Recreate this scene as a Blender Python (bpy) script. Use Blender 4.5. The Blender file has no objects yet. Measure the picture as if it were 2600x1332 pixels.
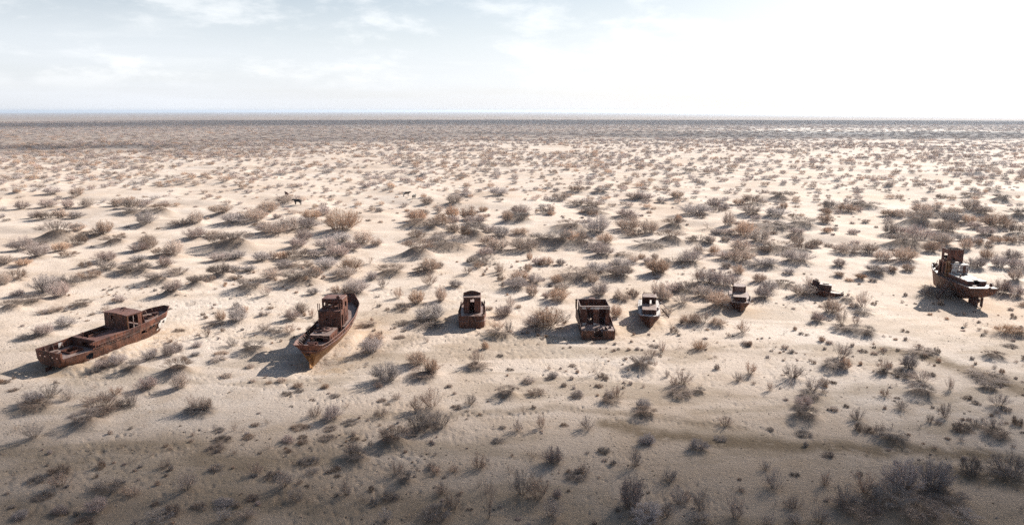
import bpy, math, random
import numpy as np
from mathutils import Matrix, Vector

SKY_STR, SKY_DUST, VEIL = 0.05, 1.0, 0.70
VEILC, CLOUDC = (10.7, 11.2, 12.1), (13.8, 13.8, 13.7)
SUN_E, EXPO = 5.0, 0.93
HAZE, HAZEC = 1.1e-4, (0.72, 0.84, 1.0, 1)
# clouds out of view: altitude, shadow x0, x1, y0, y1, (soft edge x, y), thickness, seed
UNSEEN_CLOUDS = [
    (420, -350, 380, -500, 88, (80, 60), 6.2, 5, .5),  # added unseen cloud, dims the foreground like a graduated filter
    (900, -330, 1900, 690, 1040, (260, 120), 2.0, 9, 1.1),
    (1250, -1300, 4600, 1150, 2300, (900, 380), 2.2, 12, 1.1),
    (700, -600, -150, 480, 650, (120, 60), 1.8, 17, 1.1),
]
scene = bpy.context.scene
C = scene.collection
R = math.radians

# ------------------------------------------------------------------ camera
F_PX, CAM_H, IMG_W, IMG_H = 1857.0, 28.0, 2600.0, 1332.0
PITCH = math.atan((IMG_H / 2 - 281.0) / F_PX)
cam_d = bpy.data.cameras.new('camera')
cam_d.sensor_width = 36.0
cam_d.lens = 36.0 * F_PX / IMG_W
cam_d.clip_start = 0.5
cam_d.clip_end = 60000
cam = bpy.data.objects.new('camera', cam_d)
C.objects.link(cam)
cam.location = (0, 0, CAM_H)
cam.rotation_euler = (math.pi / 2 - PITCH, 0, 0)
scene.camera = cam

# ------------------------------------------------------------------ light
SUN_AZ = R(43)      # clockwise from +Y (camera direction)
SUN_EL = R(28)
world = bpy.data.worlds.new('World')
scene.world = world
world.use_nodes = True
nt = world.node_tree
nt.nodes.clear()
N = nt.nodes.new
L = nt.links.new


def nd(tree, typ, **kw):
    n = tree.nodes.new(typ)
    for k, v in kw.items():
        if k.startswith('i_'):
            key = k[2:]
            key = int(key) if key.isdigit() else key.replace('_', ' ')
            n.inputs[key].default_value = v
        else:
            setattr(n, k, v)
    return n


def ramp(tree, fac, stops, interp='LINEAR'):
    n = tree.nodes.new('ShaderNodeValToRGB')
    n.color_ramp.interpolation = interp
    els = n.color_ramp.elements
    while len(els) < len(stops):
        els.new(0.5)
    for e, (p, c) in zip(els, stops):
        e.position = p
        e.color = c if len(c) == 4 else (*c, 1)
    tree.links.new(fac, n.inputs[0])
    return n.outputs[0]


def mixc(tree, fac, a, b, mode='MIX'):
    n = tree.nodes.new('ShaderNodeMix')
    n.data_type = 'RGBA'
    n.blend_type = mode
    for sock, v in ((n.inputs[0], fac), (n.inputs[6], a), (n.inputs[7], b)):
        if hasattr(v, 'node'):
            tree.links.new(v, sock)
        elif isinstance(v, (int, float)):
            sock.default_value = v
        else:
            sock.default_value = v if len(v) == 4 else (*v, 1)
    return n.outputs[2]


def mth(tree, op, a, b=0.0, c=0.0, clamp=False):
    n = tree.nodes.new('ShaderNodeMath')
    n.operation = op
    n.use_clamp = clamp
    for s, v in zip(n.inputs, (a, b, c)):
        if hasattr(v, 'node'):
            tree.links.new(v, s)
        else:
            s.default_value = v
    return n.outputs[0]


def noise(tree, vec, scale, detail=4, rough=0.55, dist=0.0):
    n = tree.nodes.new('ShaderNodeTexNoise')
    n.inputs['Scale'].default_value = scale
    n.inputs['Detail'].default_value = detail
    n.inputs['Roughness'].default_value = rough
    n.inputs['Distortion'].default_value = dist
    if vec is not None:
        tree.links.new(vec, n.inputs['Vector'])
    return n.outputs[0]


def smooth(tree, v, lo, hi):
    n = tree.nodes.new('ShaderNodeMapRange')
    n.interpolation_type = 'SMOOTHSTEP'
    n.inputs['From Min'].default_value = lo
    n.inputs['From Max'].default_value = hi
    tree.links.new(v, n.inputs['Value'])
    return n.outputs[0]


sky = nd(nt, 'ShaderNodeTexSky', sky_type='NISHITA', sun_disc=False, sun_elevation=SUN_EL,
         sun_rotation=SUN_AZ, altitude=60, air_density=1.0, dust_density=SKY_DUST, ozone_density=1.0)
tc = nd(nt, 'ShaderNodeTexCoord')
sep = nd(nt, 'ShaderNodeSeparateXYZ')
L(tc.outputs['Generated'], sep.inputs[0])
zc_ = mth(nt, 'MAXIMUM', sep.outputs[2], 0.004)
dirc = nd(nt, 'ShaderNodeCombineXYZ')
L(sep.outputs[0], dirc.inputs[0]); L(sep.outputs[1], dirc.inputs[1]); L(zc_, dirc.inputs[2])
L(dirc.outputs[0], sky.inputs['Vector'])
# low cumulus puffs, and thin sheets on a plane overhead
mpc = nd(nt, 'ShaderNodeMapping'); mpc.inputs['Scale'].default_value = (1, 1, 3.0); mpc.inputs['Location'].default_value = (2.3, 0.4, 0.1)
L(dirc.outputs[0], mpc.inputs[0])
puff = noise(nt, mpc.outputs[0], 7.0, 7, 0.62, 0.15)
puffm = mth(nt, 'MULTIPLY', smooth(nt, puff, 0.46, 0.66), mth(nt, 'MULTIPLY', smooth(nt, sep.outputs[2], 0.015, 0.05), mth(nt, 'SUBTRACT', 1.0, smooth(nt, sep.outputs[2], 0.16, 0.26))))
hz = mth(nt, 'MAXIMUM', sep.outputs[2], 0.012)
hz = mth(nt, 'ADD', hz, 0.05)
cx = mth(nt, 'DIVIDE', sep.outputs[0], hz)
cy = mth(nt, 'DIVIDE', sep.outputs[1], hz)
cmb = nd(nt, 'ShaderNodeCombineXYZ')
L(cx, cmb.inputs[0]); L(cy, cmb.inputs[1])
n1 = noise(nt, cmb.outputs[0], 0.42, 6, 0.55, 0.3)
cl = smooth(nt, n1, 0.53, 0.66)
low = mth(nt, 'SUBTRACT', 1.0, smooth(nt, sep.outputs[2], 0.03, 0.24))
n2 = noise(nt, cmb.outputs[0], 0.16, 3, 0.5)
veil = smooth(nt, n2, 0.30, 0.75)
bg1 = nd(nt, 'ShaderNodeBackground', i_Strength=SKY_STR)
# thin veil of high cloud whitens the sky, cumulus bits are brighter
skyc = mixc(nt, mth(nt, 'MULTIPLY', low, mth(nt, 'MULTIPLY_ADD', veil, 0.16, VEIL)), sky.outputs[0], VEILC)
skyc = mixc(nt, mth(nt, 'MULTIPLY', mth(nt, 'MULTIPLY', cl, smooth(nt, sep.outputs[2], 0.02, 0.07)), 0.12), skyc, CLOUDC)
skyc = mixc(nt, mth(nt, 'MULTIPLY', puffm, 0.40), skyc, CLOUDC)
L(skyc, bg1.inputs[0])
wo = nd(nt, 'ShaderNodeOutputWorld')
L(bg1.outputs[0], wo.inputs[0])

sun_d = bpy.data.lights.new('sun', 'SUN')
sun_d.energy = SUN_E
sun_d.angle = R(0.5)
sun_d.color = (1.0, 0.94, 0.86)
sun = bpy.data.objects.new('sun', sun_d)
C.objects.link(sun)
sun.location = (60, 60, 80)
SUN_DIR = Vector((math.sin(SUN_AZ) * math.cos(SUN_EL), math.cos(SUN_AZ) * math.cos(SUN_EL), math.sin(SUN_EL)))
sun.rotation_euler = SUN_DIR.to_track_quat('Z', 'Y').to_euler()

vs = scene.view_settings
vs.view_transform = 'Standard'
vs.look = 'None'
vs.exposure = EXPO
vs.gamma = 1
vs.use_curve_mapping = False
scene.cycles.max_bounces = 5
scene.cycles.diffuse_bounces = 3
scene.cycles.glossy_bounces = 2
scene.cycles.transparent_max_bounces = 24
scene.cycles.volume_bounces = 0
scene.cycles.use_denoising = False
scene.cycles.sample_clamp_indirect = 6

# ------------------------------------------------------------------ tagging


def tag(o, label=None, cat=None, group=None, kind=None):
    if label: o['label'] = label
    if cat: o['category'] = cat
    if group: o['group'] = group
    if kind: o['kind'] = kind
    return o


def empty(name, loc=(0, 0, 0), rz=0.0):
    o = bpy.data.objects.new(name, None)
    o.location = loc
    o.rotation_euler = (0, 0, rz)
    o.empty_display_size = 0.5
    C.objects.link(o)
    return o


# ------------------------------------------------------------------ terrain height
def hash2(ix, iy, seed):
    h = (ix * 374761393 + iy * 668265263 + seed * 974634777) & 0xFFFFFFFF
    h = ((h ^ (h >> 13)) * 1274126177) & 0xFFFFFFFF
    h = h ^ (h >> 16)
    return (h & 0xFFFF) / 65535.0


def vnoise(x, y, seed):
    x = np.asarray(x, float); y = np.asarray(y, float)
    ix = np.floor(x).astype(np.int64); iy = np.floor(y).astype(np.int64)
    fx = x - ix; fy = y - iy
    fx = fx * fx * fx * (fx * (fx * 6 - 15) + 10); fy = fy * fy * fy * (fy * (fy * 6 - 15) + 10)
    a = hash2(ix, iy, seed); b = hash2(ix + 1, iy, seed)
    c = hash2(ix, iy + 1, seed); d = hash2(ix + 1, iy + 1, seed)
    return (a * (1 - fx) + b * fx) * (1 - fy) + (c * (1 - fx) + d * fx) * fy - 0.5


def sstep(a, b, v):
    t = np.clip((v - a) / (b - a), 0, 1)
    return t * t * (3 - 2 * t)


FLATS = []      # (x, y, radius) places kept level under the hulls
HOLLOWS = []    # (x, y, radius, depth)


def base_h(x, y):
    x = np.asarray(x, float); y = np.asarray(y, float)
    r = np.hypot(x, y)
    h = 0.9 * vnoise(x / 34 + 5.1, y / 26, 3) + 0.30 * vnoise(x / 11, y / 8.5, 7)
    amp = 0.22 + 0.9 * sstep(95, 190, r)
    dune = vnoise(x / 17 + y / 60, y / 11, 11)
    h = h * amp + sstep(110, 190, r) * (1 - sstep(900, 1600, r)) * 1.5 * np.maximum(dune, -0.08)
    h += (0.05 + 0.05 * sstep(70, 120, r)) * vnoise(x / 2.7, y / 2.1, 19)
    h += 0.022 * vnoise(x / 0.8, y / 0.62, 23) * (1 - sstep(120, 200, r))
    flat = np.zeros_like(h)
    for fx, fy, fr in FLATS:
        flat = np.maximum(flat, 1 - sstep(fr * 0.55, fr, np.hypot(x - fx, y - fy)))
    h = h * (1 - flat * 0.9)
    for fx, fy, fr, fd in HOLLOWS:
        h = h - fd * np.exp(-((x - fx) ** 2 + (y - fy) ** 2) / fr ** 2)
    az = np.arctan2(x, np.maximum(y, 1e-6))
    drop = 12 * sstep(0.0, R(35), -az) ** 1.0 + 80 * sstep(R(-2), R(36), az)
    h = h * (1 - sstep(2500, 5000, r)) - drop * np.clip((r - 2500) / 13500, 0, 1.2)
    return h


MOUNDS = []     # (x, y, rx, ry, height)
mound_grid = {}


def add_mound(x, y, rx, ry, h):
    i = len(MOUNDS)
    MOUNDS.append((x, y, rx, ry, h))
    return i


def ground_h(x, y):
    """height incl. mounds, for scalars"""
    h = float(base_h(x, y))
    for (mx, my, rx, ry, mh) in MOUNDS:
        if abs(x - mx) < 2.5 * rx and abs(y - my) < 2.5 * ry:
            h += mh * math.exp(-((x - mx) / rx) ** 2 - ((y - my) / ry) ** 2)
    return h


def at(px, py, z=0.0):
    a = (px - IMG_W / 2) / F_PX; b = -(py - IMG_H / 2) / F_PX
    dy = math.cos(PITCH) + b * math.sin(PITCH); dz = -math.sin(PITCH) + b * math.cos(PITCH)
    t = (z - CAM_H) / dz
    return a * t, dy * t


def at_ground(px, py):
    x, y = at(px, py)
    for _ in range(4):
        x, y = at(px, py, float(base_h(x, y)))
    return x, y


def to_px(x, y, z):
    z = z - CAM_H
    d = y * math.cos(PITCH) - z * math.sin(PITCH); u = y * math.sin(PITCH) + z * math.cos(PITCH)
    return IMG_W / 2 + F_PX * x / d, IMG_H / 2 - F_PX * u / d


# ------------------------------------------------------------------ materials
def new_mat(name):
    m = bpy.data.materials.new(name)
    m.use_nodes = True
    t = m.node_tree
    b = t.nodes['Principled BSDF']
    return m, t, b


def rust_mat(name, dark, mid, bright, faded_and_glare, fade=0.35, rough=0.62, streak=1.0, spec=0.4, ochre=None, white=0.0):
    m, t, b = new_mat(name)
    tcn = nd(t, 'ShaderNodeTexCoord')
    o = tcn.outputs['Object']
    mp = nd(t, 'ShaderNodeMapping'); mp.inputs['Scale'].default_value = (4.0, 4.0, 0.55)
    t.links.new(o, mp.inputs[0])
    ns = noise(t, mp.outputs[0], 1.6, 5, 0.65)
    nb = noise(t, o, 0.9, 5, 0.6, 0.5)
    nf = noise(t, o, 9.0, 4, 0.7)
    c = ramp(t, nb, [(0.32, dark), (0.50, mid), (0.68, bright)])
    c = mixc(t, mth(t, 'MULTIPLY', smooth(t, ns, 0.45, 0.62), 0.85 * streak), c, dark)
    c = mixc(t, mth(t, 'MULTIPLY', smooth(t, nf, 0.5, 0.75), 0.45), c, bright)
    if ochre:
        sp = nd(t, 'ShaderNodeSeparateXYZ'); t.links.new(o, sp.inputs[0])
        zz = mth(t, 'MULTIPLY_ADD', nb, 0.5, sp.outputs[2])
        lo = mth(t, 'SUBTRACT', 1.0, smooth(t, zz, ochre[0], ochre[1]))
        oc = ramp(t, noise(t, mp.outputs[0], 2.3, 4, 0.6), [(0.35, (0.10, 0.05, 0.02)), (0.5, ochre[2]), (0.7, ochre[3])])
        c = mixc(t, lo, c, oc)
    # fading of upward faces, with pale sun glare painted into the colour
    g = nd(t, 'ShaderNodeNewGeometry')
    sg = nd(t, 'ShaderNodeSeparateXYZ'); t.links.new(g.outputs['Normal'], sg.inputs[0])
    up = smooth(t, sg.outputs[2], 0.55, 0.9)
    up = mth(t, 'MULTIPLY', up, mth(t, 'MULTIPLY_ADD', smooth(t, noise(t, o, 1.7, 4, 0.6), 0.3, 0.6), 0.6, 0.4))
    c = mixc(t, mth(t, 'MULTIPLY', up, fade), c, faded_and_glare)
    if white:
        wn = smooth(t, noise(t, o, 2.4, 5, 0.7, 0.6), 0.5 - white * 0.5, 0.56 - white * 0.5)
        c = mixc(t, mth(t, 'MULTIPLY', wn, 0.85), c, (0.62, 0.60, 0.57, 1))
    t.links.new(c, b.inputs['Base Color'])
    b.inputs['Roughness'].default_value = rough
    b.inputs['Specular IOR Level'].default_value = spec
    bp = nd(t, 'ShaderNodeBump', i_Strength=0.5, i_Distance=0.03)
    t.links.new(mth(t, 'ADD', nf, nb), bp.inputs['Height'])
    t.links.new(bp.outputs[0], b.inputs['Normal'])
    return m


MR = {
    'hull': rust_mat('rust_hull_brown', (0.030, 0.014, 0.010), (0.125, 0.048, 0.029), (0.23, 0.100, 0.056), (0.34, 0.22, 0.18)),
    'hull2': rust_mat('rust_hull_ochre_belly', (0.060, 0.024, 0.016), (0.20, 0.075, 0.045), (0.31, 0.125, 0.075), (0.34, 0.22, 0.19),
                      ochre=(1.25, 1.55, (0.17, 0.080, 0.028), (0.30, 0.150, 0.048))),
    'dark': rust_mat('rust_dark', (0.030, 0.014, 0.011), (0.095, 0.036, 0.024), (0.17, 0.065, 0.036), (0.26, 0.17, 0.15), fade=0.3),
    'deck': rust_mat('rust_deck_pale', (0.10, 0.055, 0.045), (0.19, 0.11, 0.09), (0.28, 0.17, 0.14), (0.38, 0.29, 0.25), fade=0.7, rough=0.5, spec=0.5),
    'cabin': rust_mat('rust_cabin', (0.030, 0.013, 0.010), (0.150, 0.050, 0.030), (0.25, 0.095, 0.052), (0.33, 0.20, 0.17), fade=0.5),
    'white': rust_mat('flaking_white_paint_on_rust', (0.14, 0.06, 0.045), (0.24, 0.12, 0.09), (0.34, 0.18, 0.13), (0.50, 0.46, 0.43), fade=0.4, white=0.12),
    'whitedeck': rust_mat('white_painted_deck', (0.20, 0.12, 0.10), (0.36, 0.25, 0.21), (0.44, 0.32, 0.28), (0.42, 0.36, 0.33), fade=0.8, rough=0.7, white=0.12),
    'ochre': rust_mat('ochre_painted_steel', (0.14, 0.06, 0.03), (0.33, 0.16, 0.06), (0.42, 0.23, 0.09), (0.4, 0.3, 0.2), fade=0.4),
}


def twig_mat(name, a, b_, rough=0.85):
    m, t, b = new_mat(name)
    oi = nd(t, 'ShaderNodeObjectInfo')
    tcn = nd(t, 'ShaderNodeTexCoord')
    n_ = noise(t, tcn.outputs['Object'], 5.0, 3, 0.6)
    c = ramp(t, n_, [(0.35, a), (0.65, b_)])
    hs = nd(t, 'ShaderNodeHueSaturation')
    t.links.new(c, hs.inputs['Color'])
    t.links.new(mth(t, 'MULTIPLY_ADD', oi.outputs['Random'], 0.5, 0.75), hs.inputs['Value'])
    t.links.new(mth(t, 'MULTIPLY_ADD', mth(t, 'FRACT', mth(t, 'MULTIPLY', oi.outputs['Random'], 7.3)), 0.6, 0.6), hs.inputs['Saturation'])
    t.links.new(hs.outputs[0], b.inputs['Base Color'])
    b.inputs['Roughness'].default_value = rough
    b.inputs['Specular IOR Level'].default_value = 0.25
    return m


MT = {
    'w': twig_mat('twigs_grey_tan', (0.42, 0.305, 0.245), (0.60, 0.465, 0.38)),
    's': twig_mat('twigs_pale_thin', (0.38, 0.27, 0.21), (0.56, 0.43, 0.34)),
    't': twig_mat('twigs_tan', (0.48, 0.345, 0.26), (0.66, 0.50, 0.395)),
    'g': twig_mat('twigs_mauve_grey', (0.42, 0.335, 0.305), (0.59, 0.48, 0.435)),
    'd': twig_mat('twigs_dark_brown', (0.24, 0.175, 0.14), (0.40, 0.30, 0.24)),
    'o': twig_mat('grass_straw_orange', (0.38, 0.20, 0.10), (0.52, 0.31, 0.17)),
}
MB_ = {k: twig_mat('bark_' + k, *c) for k, c in {
    'w': ((0.12, 0.085, 0.065), (0.20, 0.14, 0.105)), 's': ((0.14, 0.10, 0.08), (0.24, 0.17, 0.13)),
    't': ((0.13, 0.09, 0.065), (0.22, 0.15, 0.11)), 'g': ((0.10, 0.08, 0.07), (0.17, 0.135, 0.12)),
    'd': ((0.06, 0.045, 0.035), (0.11, 0.08, 0.062)), 'o': ((0.22, 0.12, 0.06), (0.34, 0.20, 0.11))}.items()}

# ------------------------------------------------------------------ mesh builder


class MB:
    def __init__(self):
        self.v = []; self.f = []

    def add(self, vs_, fs):
        k = len(self.v)
        self.v += [tuple(p) for p in vs_]
        self.f += [tuple(i + k for i in f) for f in fs]

    def box(self, x0, x1, y0, y1, z0, z1, jit=0.0):
        p = [(x, y, z) for z in (z0, z1) for y in (y0, y1) for x in (x0, x1)]
        if jit:
            p = [tuple(c + random.uniform(-jit, jit) for c in q) for q in p]
        self.add(p, [(0, 2, 3, 1), (4, 5, 7, 6), (0, 1, 5, 4), (2, 6, 7, 3), (0, 4, 6, 2), (1, 3, 7, 5)])
        return self

    def tube(self, pts, r, n=8, r2=None):
        pts = [Vector(p) for p in pts]
        rings = []
        for i, p in enumerate(pts):
            d = (pts[min(i + 1, len(pts) - 1)] - pts[max(i - 1, 0)]).normalized()
            a = d.cross(Vector((0, 0, 1)))
            if a.length < 1e-3: a = d.cross(Vector((1, 0, 0)))
            a.normalize(); b = d.cross(a)
            rr = r if r2 is None else r + (r2 - r) * i / (len(pts) - 1)
            rings.append([p + a * rr * math.cos(2 * math.pi * k / n) + b * rr * math.sin(2 * math.pi * k / n) for k in range(n)])
        vs_ = [q for ring in rings for q in ring]
        fs = []
        for i in range(len(pts) - 1):
            for k in range(n):
                fs.append((i * n + k, i * n + (k + 1) % n, (i + 1) * n + (k + 1) % n, (i + 1) * n + k))
        fs.append(tuple(range(n))[::-1]); fs.append(tuple((len(pts) - 1) * n + k for k in range(n)))
        self.add(vs_, fs)
        return self

    def ring(self, c, r, axis, tube_r, n=16):
        c = Vector(c); ax = Vector(axis).normalized()
        a = ax.orthogonal().normalized(); b = ax.cross(a)
        pts = [c + a * r * math.cos(2 * math.pi * k / n) + b * r * math.sin(2 * math.pi * k / n) for k in range(n + 1)]
        return self.tube(pts, tube_r, 6)

    def panel(self, o, u, v, w, h, t, holes=(), warp=0.0, top=None):
        """plate w x h at o spanned by u, v, thick t along n=u x v; holes (u0,u1,v0,v1).
        top: optional function giving the plate's height factor at a fraction of its width"""
        o, u, v = Vector(o), Vector(u).normalized(), Vector(v).normalized()
        n = u.cross(v).normalized()
        us = sorted({0.0, w, *[min(max(x, 0), w) for q in holes for x in q[:2]], *([w * k / 8 for k in range(9)] if (top or warp) else [])})
        vs2 = sorted({0.0, h, *[min(max(x, 0), h) for q in holes for x in q[2:4]], *([h * 0.5] if warp else [])})
        rnd = random.Random(int(w * 971 + h * 131 + o.x * 7))
        W = {(i, j): rnd.uniform(-warp, warp) for i in range(len(us)) for j in range(len(vs2))}
        solid = {}
        for i in range(len(us) - 1):
            for j in range(len(vs2) - 1):
                cu = (us[i] + us[i + 1]) / 2; cv = (vs2[j] + vs2[j + 1]) / 2
                solid[i, j] = not any(q[0] < cu < q[1] and q[2] < cv < q[3] for q in holes)
        idx = {}; V = []

        def vid(i, j, s):
            if (i, j, s) not in idx:
                hh = vs2[j] * (top(us[i] / w) if top else 1.0)
                idx[i, j, s] = len(V)
                V.append(o + u * us[i] + v * hh + n * (s * t + W[i, j]))
            return idx[i, j, s]
        Fs = []
        for (i, j), sd in solid.items():
            if not sd: continue
            Fs.append((vid(i, j, 1), vid(i + 1, j, 1), vid(i + 1, j + 1, 1), vid(i, j + 1, 1)))
            Fs.append((vid(i, j, 0), vid(i, j + 1, 0), vid(i + 1, j + 1, 0), vid(i + 1, j, 0)))
            for (di, dj, a, b) in ((-1, 0, (i, j + 1), (i, j)), (1, 0, (i + 1, j), (i + 1, j + 1)), (0, -1, (i, j), (i + 1, j)), (0, 1, (i + 1, j + 1), (i, j + 1))):
                if not solid.get((i + di, j + dj), False):
                    Fs.append((vid(*a, 0), vid(*b, 0), vid(*b, 1), vid(*a, 1)))
        self.add(V, Fs)
        return self

    def build(self, name, mat, parent=None, smooth_=False, bevel=0.0, solid=0.0):
        me = bpy.data.meshes.new(name)
        used = sorted({i for f in self.f for i in f}); rm = {i: k for k, i in enumerate(used)}
        me.from_pydata([self.v[i] for i in used], [], [tuple(rm[i] for i in f) for f in self.f])
        me.update()
        if smooth_:
            me.polygons.foreach_set('use_smooth', [True] * len(me.polygons))
        me.materials.append(mat)
        o = bpy.data.objects.new(name, me)
        C.objects.link(o)
        if parent: o.parent = parent
        if solid:
            s = o.modifiers.new('thick', 'SOLIDIFY'); s.thickness = solid; s.offset = 0
        if bevel:
            b = o.modifiers.new('bevel', 'BEVEL'); b.width = bevel; b.segments = 1; b.limit_method = 'ANGLE'
        return o


class Hull:
    """ctrl rows: (x_keel, x_top, b_keel, b_top, p, z_keel, z_top); bow towards +x"""

    def __init__(self, ctrl, n=44, m=10):
        A = np.array(ctrl, float)
        s = np.linspace(0, 1, n)
        k = np.linspace(0, 1, len(A))
        self.n, self.m = n, m
        P = np.stack([np.interp(s, k, A[:, j]) for j in range(7)], 1)
        for _ in range(2):
            P[1:-1] = 0.25 * P[:-2] + 0.5 * P[1:-1] + 0.25 * P[2:]
        self.P = P

    off = 0.0

    def pt(self, i, v, side):
        xk, xt, bk, bt, p, zk, zt = self.P[i]
        y = bk + (bt - bk) * (1 - (1 - v) ** p)
        if self.off:
            o, self.off = self.off, 0.0
            a = Vector(self.pt(max(i - 1, 0), v, side)); b = Vector(self.pt(min(i + 1, self.n - 1), v, side))
            c = Vector(self.pt(i, max(v - .05, 0), side)); d = Vector(self.pt(i, min(v + .05, 1), side))
            nn = (b - a).cross(d - c).normalized()
            if nn.y * side < 0: nn = -nn
            self.off = o
            q = Vector((xk + (xt - xk) * v, side * y, zk + (zt - zk) * v)) + nn * o
            return (q.x, q.y, q.z)
        return (xk + (xt - xk) * v, side * y, zk + (zt - zk) * v)

    def v_at(self, i, z):
        zk, zt = self.P[i][5], self.P[i][6]
        return min(max((z - zk) / (zt - zk), 0.02), 1.0)

    def skin(self, mb, lo, hi, m=None, skip=None, end0=True, end1=False, bottom=False, i0=0, i1=None, sides=(1, -1)):
        """lo, hi: functions i -> v"""
        m = m or self.m
        i1 = self.n - 1 if i1 is None else i1
        for side in sides:
            V = []; Fs = []
            for i in range(i0, i1 + 1):
                a, b = lo(i), hi(i)
                for j in range(m + 1):
                    V.append(self.pt(i, a + (b - a) * j / m, side))
            for i in range(i1 - i0):
                for j in range(m):
                    q = (i * (m + 1) + j, (i + 1) * (m + 1) + j, (i + 1) * (m + 1) + j + 1, i * (m + 1) + j + 1)
                    cx_ = sum(V[k][0] for k in q) / 4; cz_ = sum(V[k][2] for k in q) / 4
                    if skip and skip(cx_, cz_, side): continue
                    Fs.append(q if side < 0 else q[::-1])
            mb.add(V, Fs)
        for flag, i in ((end0, i0), (end1, i1)):
            if not flag: continue
            V = []; Fs = []
            a, b = lo(i), hi(i)
            for j in range(m + 1):
                v = a + (b - a) * j / m
                for k in range(17):
                    p0 = self.pt(i, v, 1)
                    V.append((p0[0], p0[1] * (1 - k / 8), p0[2]))
            for j in range(m):
                for k in range(16):
                    q = (j * 17 + k, j * 17 + k + 1, (j + 1) * 17 + k + 1, (j + 1) * 17 + k)
                    cy_ = sum(V[t][1] for t in q) / 4; cz_ = sum(V[t][2] for t in q) / 4
                    if skip and skip(-99, cz_, cy_): continue
                    Fs.append(q)
            mb.add(V, Fs)
        if bottom:
            V = []
            for i in range(i0, i1 + 1):
                V += [self.pt(i, 0, 1), self.pt(i, 0, -1)]
            mb.add(V, [(2 * i, 2 * i + 1, 2 * i + 3, 2 * i + 2) for i in range(i1 - i0)])
        return mb

    def edge(self, zf, inset=0.03):
        """deck edge: list of (x, halfbreadth, z)"""
        out = []
        for i in range(self.n):
            x, y, z = self.pt(i, 0.5, 1)
            zz = zf(self.P[i][0] * 0.4 + self.P[i][1] * 0.6)
            p = self.pt(i, self.v_at(i, zz), 1)
            out.append((p[0], max(p[1] - inset, 0.02), p[2]))
        return out

    def deck(self, mb, zf, x0, x1, holes=(), t=0.05, camber=0.0, inset=0.03):
        E = self.edge(zf, inset)
        ex = [e[0] for e in E]; ey = [e[1] for e in E]; ez = [e[2] for e in E]
        xs = sorted({x0, x1, *[h for q in holes for h in q[:2]], *np.linspace(x0, x1, 25)})
        for a, b in zip(xs[:-1], xs[1:]):
            if b - a < 1e-4: continue
            ya, yb = np.interp(a, ex, ey), np.interp(b, ex, ey)
            za, zb = np.interp(a, ex, ez), np.interp(b, ex, ez)
            segs = [(-1e9, 1e9)]
            for q in holes:
                if q[0] <= (a + b) / 2 <= q[1]:
                    new = []
                    for s0, s1 in segs:
                        if q[2] > s0: new.append((s0, min(s1, q[2])))
                        if q[3] < s1: new.append((max(s0, q[3]), s1))
                    segs = [s for s in new if s[1] > s[0]]
            for s0, s1 in segs:
                a0, a1 = max(-ya, s0), min(ya, s1)
                b0, b1 = max(-yb, s0), min(yb, s1)
                if a1 - a0 < 1e-3 and b1 - b0 < 1e-3: continue
                V = [(a, a0, za), (b, b0, zb), (b, b1, zb), (a, a1, za)]
                mb.add(V + [(p[0], p[1], p[2] - t) for p in V],
                       [(0, 1, 2, 3), (7, 6, 5, 4), (0, 4, 5, 1), (2, 6, 7, 3), (1, 5, 6, 2), (3, 7, 4, 0)])
        return mb
# ------------------------------------------------------------------ the wrecks
SHIP = {}


def ship_root(key, name, label, X, Y, az, z0=0.0, pitch=0.0, roll=0.0, cat='shipwreck'):
    e = empty(name, (X, Y, z0))
    e.rotation_mode = 'XYZ'
    e.rotation_euler = (R(roll), R(pitch), R(90 - az))
    tag(e, label, cat, 'rusting boats stranded on the sand')
    SHIP[key] = e
    return e


def lin(*pts):
    xs = [p[0] for p in pts]; ys = [p[1] for p in pts]
    return lambda x: float(np.interp(x, xs, ys))


def hull_parts(root, H, zsplit, mat, bmat, skip_h=None, skip_b=None, caps=True, end1=False, cap_skip=None, has_bulwark=True):
    xm = lambda i: H.P[i][0] * 0.4 + H.P[i][1] * 0.6
    vs_ = lambda i: H.v_at(i, zsplit(xm(i)))
    hb = MB(); H.skin(hb, lambda i: 0.0, vs_, skip=skip_h, bottom=True, end1=end1)
    hull_o = hb.build('hull', mat, root, solid=0.05)
    if has_bulwark:
        bb = MB(); H.skin(bb, vs_, lambda i: 1.0, m=5, skip=skip_b, end1=end1)
        bw = bb.build('bulwark', bmat, root, solid=0.04)
        if caps:
            for side in (1, -1):
                runs = []; cur = []
                for i in range(H.n):
                    p = H.pt(i, 1.0, side)
                    if skip_b and skip_b(p[0], p[2] - 0.05, side):
                        if len(cur) > 1: runs.append(cur)
                        cur = []
                    else:
                        cur.append(p)
                if len(cur) > 1: runs.append(cur)
                for r_ in runs:
                    MB().tube(r_, 0.045, 6).build('rail', bmat, bw)
    return hull_o


def rub_strake(root, H, z, x0, x1, mat, sides=(1, -1), r=0.05, parent=None):
    for side in sides:
        pts = []
        for i in range(H.n):
            p = H.pt(i, H.v_at(i, z(H.P[i][0])), side)
            if x0 <= p[0] <= x1: pts.append((p[0], p[1] + side * 0.03, p[2]))
        if len(pts) > 1: MB().tube(pts, r, 6).build('rubbing_strake', mat, parent or root)


def dents(o, amp=0.02, sc=0.9):
    """real dents: push the vertices about a little"""
    me = o.data
    n = len(me.vertices)
    co = np.empty(n * 3); me.vertices.foreach_get('co', co); co = co.reshape(-1, 3)
    d = vnoise(co[:, 0] / sc, co[:, 2] / sc + co[:, 1], 31) * 2 * amp
    co[:, 1] += d * np.sign(co[:, 1] + 1e-6)
    me.vertices.foreach_set('co', co.ravel())


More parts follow.
